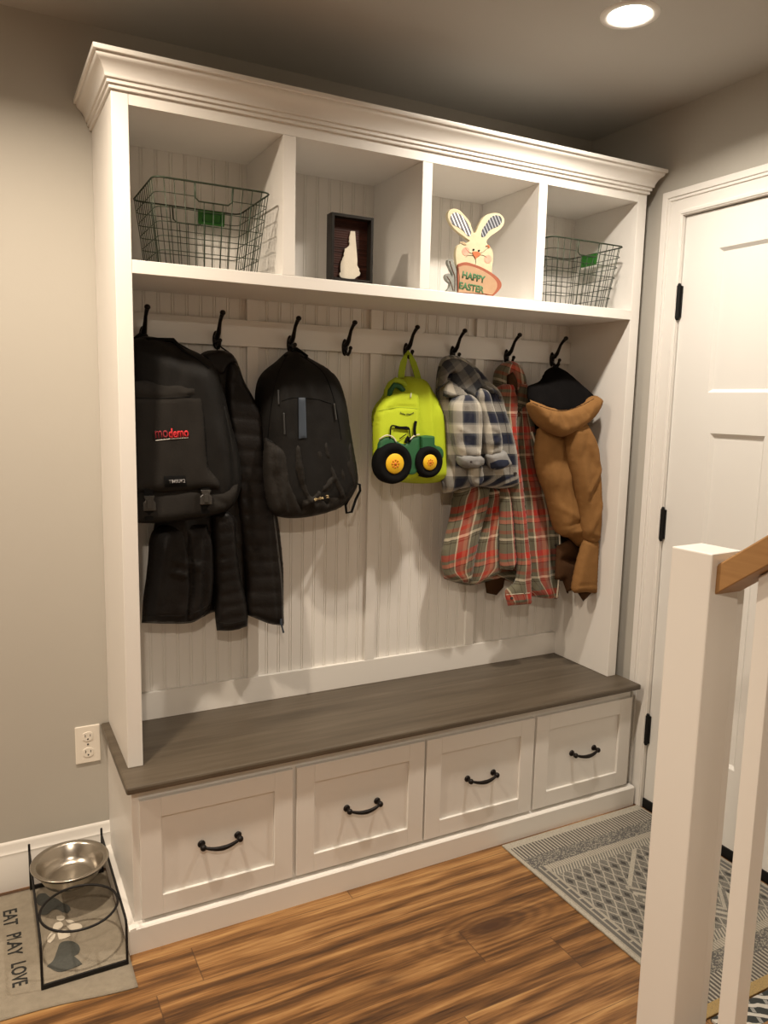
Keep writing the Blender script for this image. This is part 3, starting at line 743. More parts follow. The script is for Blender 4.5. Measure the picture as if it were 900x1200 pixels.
hk = hookxyz(2)
b = MB(); b.tube([c.hit(333,418), Vector((.545,.24,1.560)), hk+Vector((-.010,-.003,.000)), hk+Vector((.004,-.006,.004)), Vector((.590,.238,1.560)), c.hit(358,420)], [.006,.0055,.006,.006,.0055,.006], 8); b.out('carry_handle', WEB, t, smooth='all')
A = p1.hit(412,572)
b = MB(); q = [(417,566),(421.5,568),(422,575),(417,585),(412,600),(406,601),(405,592),(410,582)]
b.tube([at(px_, py_, 'y', A.y+.025) for px_, py_ in q], .0042, 8, closed=True); b.out('strap', WEB, t, smooth='all', label='trailing black strap loop')

# ---- lime green tractor backpack on the fifth hook
t = thing('child_backpack', (.92, .2, 1.18), 'lime green child backpack with a green tractor on its front', 'backpack')
c = Cloth([(467,443),(480,441),(493,444),(501,456),(510.5,474),(515,491),(517,510),(518.5,530),(519.5,558),(516,563),(502,566.5),(473,565.5),(449,561),(440,552),(437,530),(437,505),(435.5,488),(439,476),(449,463),(456,451)], (.262, 1.5, .240, 1.2), .080, .022, R=.045, folds=[([(488,455),(491,500),(494,560)], .010, .006), ([(508,480),(512,555)], .012, -.004)], noise_a=.004, noise_f=14, seed=13, prof=.55)
c.out('body', LIMEC, t)
f1 = Cloth([(442,478),(455,463),(480,458),(489,462),(490,480),(490,505),(491,535),(489,560),(470,564),(448,560),(440,548),(438,520),(438,498)], (.195, 1.45, .165, 1.2), .026, .03, R=.02, folds=[([(443,482),(465,477),(488,479)], .003, -.004)], noise_a=.002, seed=14)
fr = f1.out('front_pocket', LIMEC, t)
f1.line('seam', [(443,482),(465,477.5),(489,479)], .0012, LIMED, fr)
# tractor appliqué
tr = t
f1.patch('tractor_body', [(442,524),(444,517),(452,512),(460,513.5),(468,519),(476,520),(480,515),(488,511),(491,511),(491,530),(490,550),(482,556),(448,546),(441,540)], TRG, tr, .006, 'green tractor body appliqué', corner=.3)
c.patch('tractor_body', [(489,511),(500,510),(506,511),(507,521),(514,524),(517,534),(510,540),(489,545)], TRG, tr, .026, 'green tractor bonnet appliqué', corner=.3)
f1.line('tractor_cab', [(456,514),(456.5,506),(458,499),(468,500.5),(477.5,501),(479,508),(480.5,516)], .0024, TRK, tr, .006, label='black tractor cab outline')
f1.line('tractor_cab', [(462,501),(478,502.5)], .003, TRK, tr, .006)
f1.line('exhaust_pipe', [(485,510),(484.5,503),(486,493.5)], .0048, TRK, tr, .007, label='black exhaust pipe')
f1.line('steering_wheel', [(467,514),(475,508.5)], .0016, TRK, tr, .007)
f1.line('stripe', [(443,515),(451,510),(459,512),(463,518)], .0022, CREAMT, tr, .008, label='cream stripe'); f1.line('stripe', [(479,515),(484,510.5),(490,509)], .0022, CREAMT, tr, .008, label='cream stripe')
f1.line('seat', [(474,519),(476.5,512),(479,518)], .0045, TRK, tr, .007)
def wheel(px, py, rpx, hubpx, y):
    ce = at(px, py, 'y', y); e1 = at(px+rpx, py, 'y', y); r = (e1-ce).length; hr = r*hubpx/rpx
    b = MB(); b.lathe([(.0001, -.012), (r*.62, -.012), (r*.70, -.016), (r*.86, -.0155), (r*.97, -.010), (r, -.002), (r, .022), (.0001, .024)], ce, 40, 'y')
    w_ = b.out('wheel', TRK, tr, smooth='all', label='black padded tractor wheel')
    b = MB(); b.lathe([(.0001, -.0165), (hr*.9, -.016), (hr, -.0135), (hr, -.008)], ce, 32, 'y'); b.out('hub', TRY, w_, smooth='all', label='yellow hub')
    b = MB(); b.lathe([(.0001, -.0185), (hr*.16, -.018), (hr*.18, -.015)], ce, 16, 'y')
    for k in range(8):
        a = k*math.pi/4; b.ball(ce+Vector((math.cos(a)*hr*.36, -.0162, math.sin(a)*hr*.36)), hr*.10, seg=8)
    b.out('hub_bolts', TRR, w_, smooth='all', label='orange hub bolts')
wheel(460.5, 543, 21, 10.3, .142); wheel(501.5, 541.5, 15.8, 7.9, .141)
# curved script above the tractor
cA, cB = f1.hit(466,487), f1.hit(487,485)
def arc(a, v):
    cx, cz = (cA.x+cB.x)/2, (cA.z+cB.z)/2; return f1.hitx(cx+a, cz+v+ (a/.03)**2*.010) + Vector((0,-.0012,0))
place_text('lettering', 'John Deere', arc, .050, .008, mat('dark_olive_thread', (.06,.075,.01), .8), fr, shear=.2, bold=.01, label='dark curved lettering')
hk = hookxyz(4)
for q in ([(470,443),(470.5,436),(473,424),(475.5,416)], [(490,444),(488,436),(484,424),(481,416)]):
    pts = [at(px_, py_, 'y', y_) for (px_, py_), y_ in zip(q, (.235,.24,.245,.252))]
    b = MB(); L_ = [p_+Vector((-.0115,0,0)) for p_ in pts]; R_ = [p_+Vector((.0115,0,0)) for p_ in pts]; L_[-1] = pts[-1]+Vector((-.006,0,0)); R_[-1] = pts[-1]+Vector((.006,0,0))
    for dy in (0,):
        fs = [b.bm.verts.new(p_+Vector((0,-.0015,0))) for p_ in L_]; gs = [b.bm.verts.new(p_+Vector((0,-.0015,0))) for p_ in R_]
        f2_ = [b.bm.verts.new(p_+Vector((0,.0015,0))) for p_ in L_]; g2_ = [b.bm.verts.new(p_+Vector((0,.0015,0))) for p_ in R_]
        for i in range(3):
            for X_ in ((fs[i],fs[i+1],gs[i+1],gs[i]),(f2_[i],g2_[i],g2_[i+1],f2_[i+1]),(fs[i],f2_[i],f2_[i+1],fs[i+1]),(gs[i],gs[i+1],g2_[i+1],g2_[i])): b.bm.faces.new(X_)
    b.out('handle_strap', LIMED, t)
b = MB(); e0, e1 = at(475.5,416,'y',.252), at(481,416,'y',.252)
b.tube([e0+Vector((-.0,0,-.002)), (e0+e1)/2+Vector((0,.0,.010)), e1+Vector((0,0,-.002))], .006, 8); b.out('handle_strap', LIMED, t, smooth='all')
# shoulder strap arching at the top left, dark underside
q = [(452,470),(453.5,458),(457.5,450),(464,445.5),(471,448),(478,456)]
b = MB(); b.tube([at(px_, py_, 'y', .205) for px_, py_ in q], .010, 10); o = b.out('shoulder_strap', LIMED, t, smooth='all')
q = [(456,466),(457,458),(462,451),(468,453),(474,459)]
b = MB(); b.tube([at(px_, py_, 'y', .196) for px_, py_ in q], .009, 10); b.out('strap_padding', TRG, t, smooth='all', label='dark green strap padding')
f1.line('zip_pull', [(481,461),(480.5,466)], .0022, WHT, t, .004)

# ---- tan canvas jacket on the last hook
t = thing('hooded_jacket', (1.6, .22, .82), 'tan canvas jacket with black-lined hood on the rightmost hook', 'jacket')
c = Cloth([(625,480),(650,470),(680,475),(699,480),(701,520),(702,560),(704,590),(703,633),(701,660),(699,690),(684,695),(664,694.5),(660,681),(645,680),(632,640),(626,560)], (.25, 1.5, .225, .8), .030, .012, R=.04, noise_a=.006, seed=21, xmax=1.664)
c.out('back_panel', TANL, t, label='dark brown inner side')
c = Cloth([(664,498),(686,494),(692,505),(699,522),(702,545),(703.5,580),(704,610),(702.5,634),(692,637),(684,630),(680,600),(672,560),(666,530)], (.088, 1.5, .078, .9), .032, .04, R=.034, folds=[([(700,545),(684,575)], .008, .005), ([(699,556),(686,586)], .006, -.005), ([(684,520),(692,540)], .010, .005), ([(698,590),(686,622)], .009, .006), ([(688,628),(701,632)], .006, -.008)], noise_a=.009, seed=22, prof=.75, xmax=1.664)
c.out('sleeve', TAN, t)
c = Cloth([(684,632),(703,633),(702.5,660),(700,690),(697,695.5),(686,694),(673,695),(670,692),(676,660)], (.085, 1.0, .078, .8), .022, .02, R=.024, folds=[([(673,685),(699,684)], .004, -.004)], noise_a=.003, seed=23, xmax=1.664)
ln = c.out('sleeve', TAN, t)
c = Cloth([(675,692),(696,692),(683.5,704.8)], (.09, 1.0, .09, .8), .008, .006, R=.01, noise_a=0, seed=24, corner=2); c.out('lining', TANL, t, label='dark brown lining point')
c = Cloth([(652,640),(668,632),(680,640),(678,662),(672,690),(664,694),(659,680),(650,679)], (.15, 1.0, .14, .8), .018, .012, R=.03, folds=[([(658,655),(675,658)], .012, -.012)], noise_a=.004, seed=25); c.out('inner_panel', TANL, t)
c = Cloth([(634,500),(650,502),(664,508),(669,530),(674,560),(680,590),(685,614),(686.5,622),(682,636),(678,641),(668,631),(656,627),(650,612),(642,580),(634,560),(630,530)], (.150, 1.5, .120, .9), .038, .04, R=.038, folds=[([(655,626),(672,620),(684,616)], .006, .007), ([(662,632),(676,628)], .006, -.006), ([(650,520),(664,600)], .02, .004), ([(640,560),(655,600)], .02, -.003), ([(668,560),(680,612)], .012, -.005), ([(642,590),(672,606)], .010, .004), ([(655,616),(682,606)], .007, -.005)], noise_a=.009, seed=26, prof=.75)
c.out('sleeve', TAN, t)
c = Cloth([(619,452),(633,446),(640,434),(650,429.5),(658,432),(666,438),(675,446),(684,454),(694,464),(696,470),(680,486),(650,490),(630,482),(620,470)], (.235, 1.6, .125, 1.45), .045, .02, R=.05, noise_a=.004, seed=27, prof=.7)
c.out('hood_lining', BLKF, t, label='black fleece hood lining')
c = Cloth([(621,468.5),(635,473.5),(649,477),(662,477.5),(673,474.5),(684,470),(694,464),(700,464),(705,468.5),(702,478),(696,488),(684,499),(670,508),(658,512),(646,508),(633,498),(625,484)], (.088, 1.6, .080, 1.4), .035, .05, R=.035, folds=[([(652,482),(656,496)], .004, -.005), ([(641,480),(636,494)], .004, -.004), ([(664,482),(668,494)], .004, -.004), ([(676,478),(684,486)], .004, -.004), ([(646,481),(645,500)], .005, .004), ([(659,482),(663,500)], .005, .004), ([(632,486),(640,500)], .006, .004), ([(690,474),(680,492)], .006, .004), ([(670,480),(676,496)], .005, .004)], noise_a=.003, seed=28, prof=.6, xmax=1.668)
hd = c.out('hood', TAN, t); c.line('hood_seam', [(624,472),(636,477),(650,481),(662,481.5),(673,478.5),(684,474),(696,467.5)], .0014, TANL, hd)
hk = hookxyz(7)
loopcord([at(647,434,'y',.235), at(648,430,'y',.24), hk+Vector((-.002,0,-.002)), hk+Vector((.004,-.002,.002)), at(653,431,'y',.24), at(655,435,'y',.235)], .0028, WEB, t)

# ---- red plaid flannel on the seventh hook
t = thing('flannel_shirt', (1.36, .2, .80), 'long red and olive plaid flannel shirt jacket on the seventh hook', 'shirt')
c = Cloth([(578,450),(612,447),(618,470),(626,505),(632,540),(645,568),(652,600),(655,640),(653,680),(640,690),(610,686),(590,680),(570,682),(551,686),(535,683),(520,678),(517,657),(520,635),(527,603),(532,575),(545,540),(560,500)], (.265, 1.5, .245, .85), .025, .01, R=.05, folds=[([(553,590),(545,640),(541,685)], .007, -.012)], noise_a=.006, seed=31, uvw=.36)
c.out('back_panel', REDP, t)
# left flap seen below the blue shirt
c = Cloth([(533,572),(552,566),(573,568),(571,590),(562,625),(556,655),(551,684),(540,682),(528,680),(520.5,678),(518,665),(517,650),(521,630),(527,603)], (.222, 1.1, .200, .85), .024, .012, R=.03, folds=[([(531,590),(524,660)], .007, -.006), ([(548,580),(540,660)], .010, .006), ([(526,668),(548,672)], .004, -.003)], noise_a=.008, seed=32, uvang=-14, uvw=.15)
lf = c.out('sleeve', REDP, t)
c = Cloth([(573,570),(588,570),(587,600),(583,640),(588,662),(584,672),(571,678),(556,685),(550,686),(552,668),(560,630),(567,600)], (.225, 1.1, .205, .85), .020, .012, R=.026, folds=[([(578,580),(572,630),(570,660)], .007, -.006), ([(556,680),(585,668)], .004, .004)], noise_a=.008, seed=33, uvang=-8, uvw=.13)
c.out('side_panel', REDP, t)
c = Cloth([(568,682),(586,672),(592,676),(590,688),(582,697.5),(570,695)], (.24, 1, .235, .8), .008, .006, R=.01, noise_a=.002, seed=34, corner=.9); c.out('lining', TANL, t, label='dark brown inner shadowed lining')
# right front panel with placket
c = Cloth([(606,470),(620,476),(626,503),(628,520),(633,540),(641,557),(649,580),(654,603),(656.5,640),(655,680),(652.5,702),(636,701),(619,698),(611,660),(606,600),(602,540),(600,500)], (.235, 1.5, .200, .85), .024, .014, R=.028, folds=[([(612,520),(622,600),(626,690)], .012, .006), ([(640,590),(644,690)], .008, -.004), ([(614,560),(616,690)], .006, -.006)], noise_a=.008, seed=35, uvw=.15)
fp = c.out('front_panel', REDP, t)
c.line('placket', [(623,506),(628,522),(633,541),(641,559),(648.5,582),(653.5,604),(656,640),(654.5,680),(652.5,700)], .0042, CREAMT, fp, .0, label='cream placket edge')
for q in ((646,579),(650,607),(651,639),(650.5,670)): button(c, *q, fp)
# left front panel strip and hanging sleeve
c = Cloth([(580,455),(590,450),(600,450),(606,470),(604,500),(608,540),(613,580),(617,620),(621,660),(622,708),(595,710),(592,692),(604,680),(603,640),(600,600),(594,560),(588,520),(583,490)], (.215, 1.5, .178, .85), .022, .014, R=.022, folds=[([(596,470),(600,520),(606,600),(610,700)], .008, .006), ([(590,480),(598,560)], .006, -.005)], noise_a=.007, seed=36, uvw=.085)
sp = c.out('sleeve', REDP, t); button(c, 599.5, 701, sp)
c.line('cuff_seam', [(593,697),(621,695)], .0012, CREAMT, sp)
c = Cloth([(586,568),(596,570),(600,600),(603,640),(604.5,658),(601,668),(586,667),(585,650),(585,610)], (.200, 1.1, .180, .85), .018, .014, R=.02, noise_a=.003, seed=37, uvw=.06)
c.out('sleeve', REDP, t)
# collar and neck
c = Cloth([(578,452),(579,436),(587,426.5),(597,423),(604,424.5),(611,434),(615,450),(611,468),(604,475),(596,470),(588,468),(582,464)], (.255, 1.6, .240, 1.4), .030, .014, R=.025, folds=[([(597,440),(598,470)], .007, -.022), ([(589,432),(584,455)], .006, .005)], noise_a=.003, seed=38, uvang=20); c.out('collar', REDP, t)
c = Cloth([(594,440),(601,436),(606,446),(606,466),(603,490),(599,520),(596,500),(594,470)], (.212, 1.5, .200, 1.3), .006, .004, R=.008, noise_a=.002, seed=50); c.out('neck_shade', TANL, t, label='dark brown sheet for the shade in the neck opening')  # dark sheet stands in for the shade of the collar crease
c = Cloth([(610,450),(618,450),(622,473),(613,478),(606,482),(604,470)], (.222, 1.6, .212, 1.4), .012, .010, R=.012, noise_a=.002, seed=39, uvang=12, corner=.8); c.out('collar', REDP, t, label='right collar wing')
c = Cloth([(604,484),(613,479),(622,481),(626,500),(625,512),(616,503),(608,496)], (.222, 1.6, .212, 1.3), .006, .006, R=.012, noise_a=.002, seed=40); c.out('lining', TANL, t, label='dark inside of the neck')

# ---- blue plaid shirt on the sixth hook
t = thing('flannel_shirt', (1.12, .2, 1.16), 'short blue and white plaid flannel shirt jacket on the sixth hook', 'shirt')
c = Cloth([(513,432),(519,419),(533,416.5),(549,423),(560,432),(572,446),(585,459),(591,480),(597,500),(602,520),(605,540),(606.5,570),(584,572.5),(560,570),(539,573),(528,577),(519,577),(517,563),(519,530),(516.5,500),(513.5,477),(510.5,455)], (.225, 1.6, .185, 1.15), .032, .014, R=.035, folds=[([(532,440),(520,470),(518,520)], .010, -.010), ([(568,470),(575,560)], .008, -.008), ([(590,490),(598,560)], .008, .005)], noise_a=.008, seed=41, uvw=.22)
bp_ = c.out('back_panel', BLUEP, t)
button(c, 585.5, 466, bp_); button(c, 603.7, 555, bp_, .006)
c.line('placket_seam', [(577,456),(586,475),(593,500),(597,530),(598,568)], .0010, BTN, bp_)
c = Cloth([(528,470),(538,462),(553,463),(562,474),(564,500),(563,525),(561,537),(549,541),(537,539),(530,520),(527,495)], (.165, 1.5, .140, 1.2), .034, .026, R=.034, folds=[([(540,480),(536,520)], .008, -.006), ([(530,525),(545,536)], .005, -.006), ([(552,470),(560,500)], .007, .006), ([(532,500),(550,512)], .007, .005), ([(536,516),(558,526)], .006, -.005)], noise_a=.008, prof=.72, seed=42, uvw=.095)
c.out('sleeve', BLUEP, t)
CUFF = mat('blue_grey_cuff_lining', rough=.95, build=fabric((.13,.135,.14), (.30,.29,.27), 200, .7, 60))
c = Cloth([(535,534),(545,531),(560,532),(564.5,537),(564,545),(556,548.5),(543,548),(537,544)], (.148, 1.5, .140, 1.1), .034, .026, R=.016, folds=[([(537,541),(563,541)], .003, -.003)], noise_a=.005, noise_f=60, seed=43); c.out('cuff', CUFF, t, label='pale rolled cuff')
p_ = c.hit(552,541); b = MB(); b.ball(p_+Vector((0,-.002,0)), .004); b.out('button', BTN, t, smooth='all')
c = Cloth([(549,545),(564,543),(566,556),(564.5,567),(559,570.5),(551,568),(548,556)], (.158, 1.5, .150, 1.1), .018, .014, R=.015, noise_a=.003, seed=44, uvw=.05); c.out('sleeve', BLUEP, t)
c = Cloth([(557,462),(563,455),(572,458),(577,475),(583,495),(587,512),(588,524),(585,534),(570,536),(566,520),(564,495),(560,475)], (.160, 1.5, .135, 1.2), .030, .026, R=.03, folds=[([(567,520),(578,516),(586,512)], .006, .006), ([(566,528),(584,522)], .005, -.006), ([(564,470),(572,505)], .006, -.005), ([(570,500),(584,508)], .006, .006)], noise_a=.008, prof=.72, seed=45, uvw=.085)
c.out('sleeve', BLUEP, t)
c = Cloth([(569,533),(578,529),(589,527),(593,535),(597.5,543),(593,548),(581,551),(574,549),(571,541)], (.140, 1.5, .132, 1.1), .032, .026, R=.016, noise_a=.004, noise_f=50, seed=46); cf = c.out('cuff', CUFF, t, label='pale rolled cuff')
c.patch('cuff_opening', [(574,543),(585,539),(595,539),(597,543),(592,547.5),(581,550.5),(575,549)], mat('navy_cuff', (.010,.015,.035), .95), cf, .003, 'navy cuff opening')
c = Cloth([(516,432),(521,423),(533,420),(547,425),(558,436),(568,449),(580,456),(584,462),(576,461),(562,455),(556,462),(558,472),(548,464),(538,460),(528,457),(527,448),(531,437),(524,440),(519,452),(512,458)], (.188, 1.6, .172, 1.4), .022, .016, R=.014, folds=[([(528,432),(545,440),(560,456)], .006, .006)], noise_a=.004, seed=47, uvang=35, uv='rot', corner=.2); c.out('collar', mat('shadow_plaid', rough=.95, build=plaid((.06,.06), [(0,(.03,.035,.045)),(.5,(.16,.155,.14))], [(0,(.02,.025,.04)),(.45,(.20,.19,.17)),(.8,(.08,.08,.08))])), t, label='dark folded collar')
c = Cloth([(521,452),(527,446),(535,450),(544,458),(552,468),(548,472),(536,466),(526,466),(519,464)], (.172, 1.6, .162, 1.4), .014, .012, R=.010, noise_a=.002, seed=48, uvang=15); c.out('collar', BLUEP, t)
c = Cloth([(517,563),(523,561),(528,566),(528.5,577),(519,578)], (.19, 1.6, .18, 1.1), .008, .006, R=.008, noise_a=.002, seed=49); c.out('cuff', BLUEP, t)
for i in (5, 6):
    hk = hookxyz(i); loopcord([hk+Vector((-.014,-.004,-.028)), hk+Vector((-.009,-.003,-.008)), hk+Vector((0,-.002,.001)), hk+Vector((.009,-.003,-.008)), hk+Vector((.014,-.004,-.028))], .0026, BTN, t if i == 5 else [o for o in col.objects if o.name.startswith('flannel_shirt') and 'red' in o.get('label', '')][0])
# ------------------------------------------------------------------ wire baskets
def basket(x0, x1, x0b, x1b, z1, label, plate):
    ya, yb_, yab, ybb = .006, .283, .030, .262; z0 = ZS1+.003
    t = thing('wire_basket', ((x0+x1)/2, .145, ZS1), label, 'basket', 'wire baskets in the end cubbies')
    def P(s, v):   # s runs round the basket 0..4, v 0 bottom..1 rim
        X0, X1, Y0, Y1 = x0b+(x0-x0b)*v, x1b+(x1-x1b)*v, yab+(ya-yab)*v, ybb+(yb_-ybb)*v; s %= 4; r = .022; z = z0+(z1-z0)*v
        if s < 1: x, y = X0+(X1-X0)*s, Y0
        elif s < 2: x, y = X1, Y0+(Y1-Y0)*(s-1)
        elif s < 3: x, y = X1-(X1-X0)*(s-2), Y1
        else: x, y = X0, Y1-(Y1-Y0)*(s-3)
        # rounded corners
        for cx, cy, sx_, sy_ in ((X0+r, Y0+r, -1, -1), (X1-r, Y0+r, 1, -1), (X1-r, Y1-r, 1, 1), (X0+r, Y1-r, -1, 1)):
            if (x-cx)*sx_ > 0 and (y-cy)*sy_ > 0:
                d = Vector((x-cx, y-cy)); d = d.normalized()*r; x, y = cx+d.x, cy+d.y
        return Vector((x, y, z))
    b = MB(); ring = [P(i*4/96, 1) for i in range(96)]; b.tube(ring, .0023, 6, closed=True); b.out('rim', BASK, t, smooth='all')
    b = MB()
    cut = [(.34, .66), (2.36, 2.64)] if not plate[1] else [(.36, .64), (2.36, 2.64)]
    def incut(s, v): return v > .80 and any(a < s < c_ for a, c_ in cut)
    for k in range(1, 6):
        v = k/6; seg = []
        b.tube([P(i*4/96, v) for i in range(96)], .0011, 5, closed=True) if v < .8 else None
        if v >= .8:
            run = []
            for i in range(97):
                s = i*4/96
                if incut(s % 4, v):
                    if len(run) > 1: b.tube(run, .0011, 5)
                    run = []
                else: run.append(P(s, v))
            if len(run) > 1: b.tube(run, .0011, 5)
    b.tube([P(i*4/96, 0) for i in range(96)], .0018, 5, closed=True)
    nx = 11
    for side in range(4):
        for k in range(1, nx+1):
            s = side+k/(nx+1)
            top = .78 if incut(s, .9) else 1
            b.tube([P(s, 0), P(s, top)], .0011, 5)
    for k in range(1, 12):
        x = x0b+(x1b-x0b)*k/12; b.tube([(x, yab, z0), (x, ybb, z0)], .0011, 5)
        y = yab+(ybb-yab)*k/12; b.tube([(x0b, y, z0+.001), (x1b, y, z0+.001)], .0011, 5)
    b.out('wire_mesh', BASK, t, smooth='all')
    for a, c_ in cut:
        b = MB(); b.tube([P(a, 1), P(a, .82), P(a+.03, .78), P(c_-.03, .78), P(c_, .82), P(c_, 1)], .0020, 6); b.out('hand_hold', BASK, t, smooth='all')
    # label plate
    s0, s1 = plate[0]
    A, B_ = P(s0, 1.0), P(s1, 1.0); C_, D_ = P(s0, .80), P(s1, .80); n = (B_-A).cross(C_-A).normalized()*.002
    b = MB(); v = [b.bm.verts.new(q) for q in (A+n, B_+n, D_+n, C_+n, A-n, B_-n, D_-n, C_-n)]
    for f in ((0,1,2,3),(7,6,5,4),(0,4,5,1),(1,5,6,2),(2,6,7,3),(3,7,4,0)): b.bm.faces.new([v[i] for i in f])
    pl = b.out('label_plate', LIME, t, bevel=.001, label='green metal label holder')
    def q(u, w_): return A.lerp(B_, u).lerp(C_.lerp(D_, u), w_)
    b = MB(); sgn = 1 if (n.y < 0 or n.x < 0) else -1
    for e in ((.16,.22,.84,.22),(.16,.78,.84,.78),(.16,.22,.16,.78),(.84,.22,.84,.78)):
        p0, p1 = q(e[0], e[1])+n*sgn*1.1, q(e[2], e[3])+n*sgn*1.1; b.tube([p0, p1], .0012, 6)
    b.out('label_border', mat('dark_green_metal', (.01,.10,.02), .4), pl, smooth='all')
    return t
basket(.094, .393, .118, .368, 1.956, 'dark wire basket with green label plate in the leftmost cubby', ((2.14, 2.40), 0))
basket(1.322, 1.631, 1.345, 1.604, 1.957, 'dark wire basket with green label plate in the rightmost cubby', ((1.46, 1.74), 1))

# ------------------------------------------------------------------ framed state silhouette
t = thing('picture_frame', (.64, .05, ZS1), 'black shadow-box frame with cream state silhouette in the second cubby', 'picture frame')
FX0, FX1, FZ0, FZ1, FYF, FYB = .567, .695, ZS1+.0004, 1.9335, .010, .044
FR = mat('worn_black_frame', rough=.55, spec=.2, build=b_noise((.006,.005,.0045), (.020,.016,.012), 40, .4, .001, 120))
b = MB(); th = .0085
b.box(FX0, FX0+th, FYF, FYB, FZ0, FZ1).box(FX1-th, FX1, FYF, FYB, FZ0, FZ1).box(FX0+th, FX1-th, FYF, FYB, FZ0, FZ0+th).box(FX0+th, FX1-th, FYF, FYB, FZ1-th, FZ1)
b.out('frame', FR, t, bevel=.001)
def f_slat():
    v, x, y, z = coords(); r_ = flr(z*160); k = whiteE(comb(r_, 1.0, 2.0)); n = noiseE(comb(x*40+k*9, z*160), 1, 3)
    return dict(color=mixc(k*.5+n*.5, (.012,.005,.004), (.075,.028,.020)), bump=tri(z*160), bstr=.5, bdist=.001)
MB().box(FX0+th+.0002, FX1-th-.0002, FYB-.010, FYB-.004, FZ0+th+.0002, FZ1-th-.0002).out('backing_board', mat('dark_slat_backing', rough=.6, spec=.15, build=f_slat), t, label='dark brown slatted backing')
nh = [(431,370),(491,375),(498,480),(508,600),(516,700),(522,790),(519,850),(535,880),(550,905),(548,930),(565,960),(552,995),(520,1010),(496,1030),(480,1042),(400,1040),(330,1030),(288,1022),(270,985),(272,962),(290,945),(286,900),(288,830),(296,800),(310,770),(318,740),(335,720),(332,690),(345,655),(348,615),(375,608),(395,590),(412,570),(418,545),(408,515),(415,490),(412,465),(420,430),(428,400)]
poly = [(lambda q: (q.x, q.z))(at(375+x_/12, 240+y_/12, 'y', FYB-.013)) for x_, y_ in nh]
MB().prism(poly, 'y', FYB-.0145, FYB-.0102).out('state_silhouette', mat('cream_painted_wood', rough=.7, build=b_noise((.66,.60,.48), (.74,.68,.56), 60, .4)), t, label='cream state silhouette')

# ------------------------------------------------------------------ easter bunny sign
t = thing('easter_bunny_sign', (1.05, .04, ZS1), 'painted wooden bunny holding a Happy Easter sign in the third cubby', 'decoration')
BY = .035
def bz(pts, y=BY): return [(lambda q: (q.x, q.z))(at(510+x_/10, 235+y_/10, 'y', y)) for x_, y_ in pts]
def cut(name, pts, y0, y1, m, label=None, step=.0025, bevel=.0008, parent=None):
    L = smooth_loop(bz(pts), step, corner=.3); b = MB(); b.prism([tuple(p) for p in L], 'y', y0, y1); return b.out(name, m, parent or t, bevel=bevel, label=label)
BC = mat('cream_distressed_paint', rough=.75, build=b_noise((.46,.40,.26), (.58,.51,.34), 50, .5, .0008, 120))
cut('bunny_board', [(235,740),(228,640),(240,555),(275,515),(330,510),(380,490),(395,475),(330,430),(250,370),(190,310),(145,230),(135,165),(160,115),(215,100),(275,120),(330,175),(390,250),(420,330),(440,385),(460,380),(490,310),(530,235),(580,180),(640,155),(710,150),(765,175),(795,220),(790,285),(750,340),(690,385),(640,420),(590,480),(600,520),(640,560),(665,620),(665,700),(655,780),(650,860),(640,940),(560,1000),(300,1000),(240,900)], BY-.006, BY+.006, BC, 'cream bunny head and ears')
def f_stripe(c1, c2):
    def f():
        v, x, y, z = coords(); s = tri((x*.75+z*.45)/.0095) > .36
        return dict(color=mixc(s, c1, c2))
    return f
cut('ear_inner', [(165,200),(185,160),(230,145),(290,175),(340,230),(385,310),(410,375),(395,425),(360,415),(320,365),(260,320),(200,290),(170,250)], BY-.0072, BY-.0055, mat('white_ear_stripes', rough=.7, build=f_stripe((.78,.77,.77), (.09,.09,.11))), 'white striped inner ear')
cut('ear_inner', [(525,420),(535,350),(580,280),(620,220),(670,182),(730,180),(765,215),(760,270),(720,310),(650,340),(610,370),(570,425),(540,435)], BY-.0072, BY-.0055, mat('grey_ear_stripes', rough=.7, build=f_stripe((.30,.31,.34), (.04,.045,.055))), 'dark grey striped inner ear')
PK = mat('pink_cheek_paint', rough=.8, build=b_noise((.62,.20,.15), (.72,.42,.30), 60, .2)); OR = mat('orange_nose_paint', (.42,.12,.04), .7); BR = mat('brown_outline_paint', (.10,.045,.02), .7)
for cx, cy, rr in ((345,600,44),(605,690,44)):
    cut('cheek', [(cx+rr*math.cos(a*math.pi/6), cy+rr*1.1*math.sin(a*math.pi/6)) for a in range(12)], BY-.0068, BY-.0055, PK, 'pink cheek', bevel=0)
cut('nose', [(420,608),(460,600),(515,618),(510,645),(480,665),(458,695),(440,660),(425,640)], BY-.0085, BY-.0055, OR, 'orange nose')
for cx, cy in ((435,580),(497,592)): cut('eye', [(cx+11*math.cos(a*math.pi/4), cy+11*math.sin(a*math.pi/4)) for a in range(8)], BY-.0080, BY-.0055, TRK, 'black eye', bevel=0)
def wirepx(name, pts, r, m, dy=.0068, parent=None, label=None):
    L = smooth_loop(bz(pts), .004, closed=False, corner=-1); return MB().tube([(p[0], BY-dy, p[1]) for p in L], r, 6).out(name, m, parent or t, smooth='all', label=label)
wirepx('mouth_line', [(458,695),(462,730),(455,755)], .0007, BR); wirepx('whisker', [(430,650),(380,645),(345,665)], .0005, BR); wirepx('whisker', [(515,640),(560,650),(590,675)], .0005, BR)
wirepx('whisker', [(415,625),(370,600),(340,560)], .0005, BR); wirepx('whisker', [(520,620),(555,600),(600,560)], .0005, BR)
cut('carrot_rim', [(240,765),(270,740),(340,730),(430,755),(520,790),(620,845),(700,905),(745,970),(745,1020),(710,1070),(660,1115),(620,1128),(560,1108),(240,1085)], BY-.0135, BY-.0062, mat('rust_edge_paint', rough=.75, build=b_noise((.22,.060,.030), (.33,.10,.05), 60, .3)), 'rust-red rim of the sign')
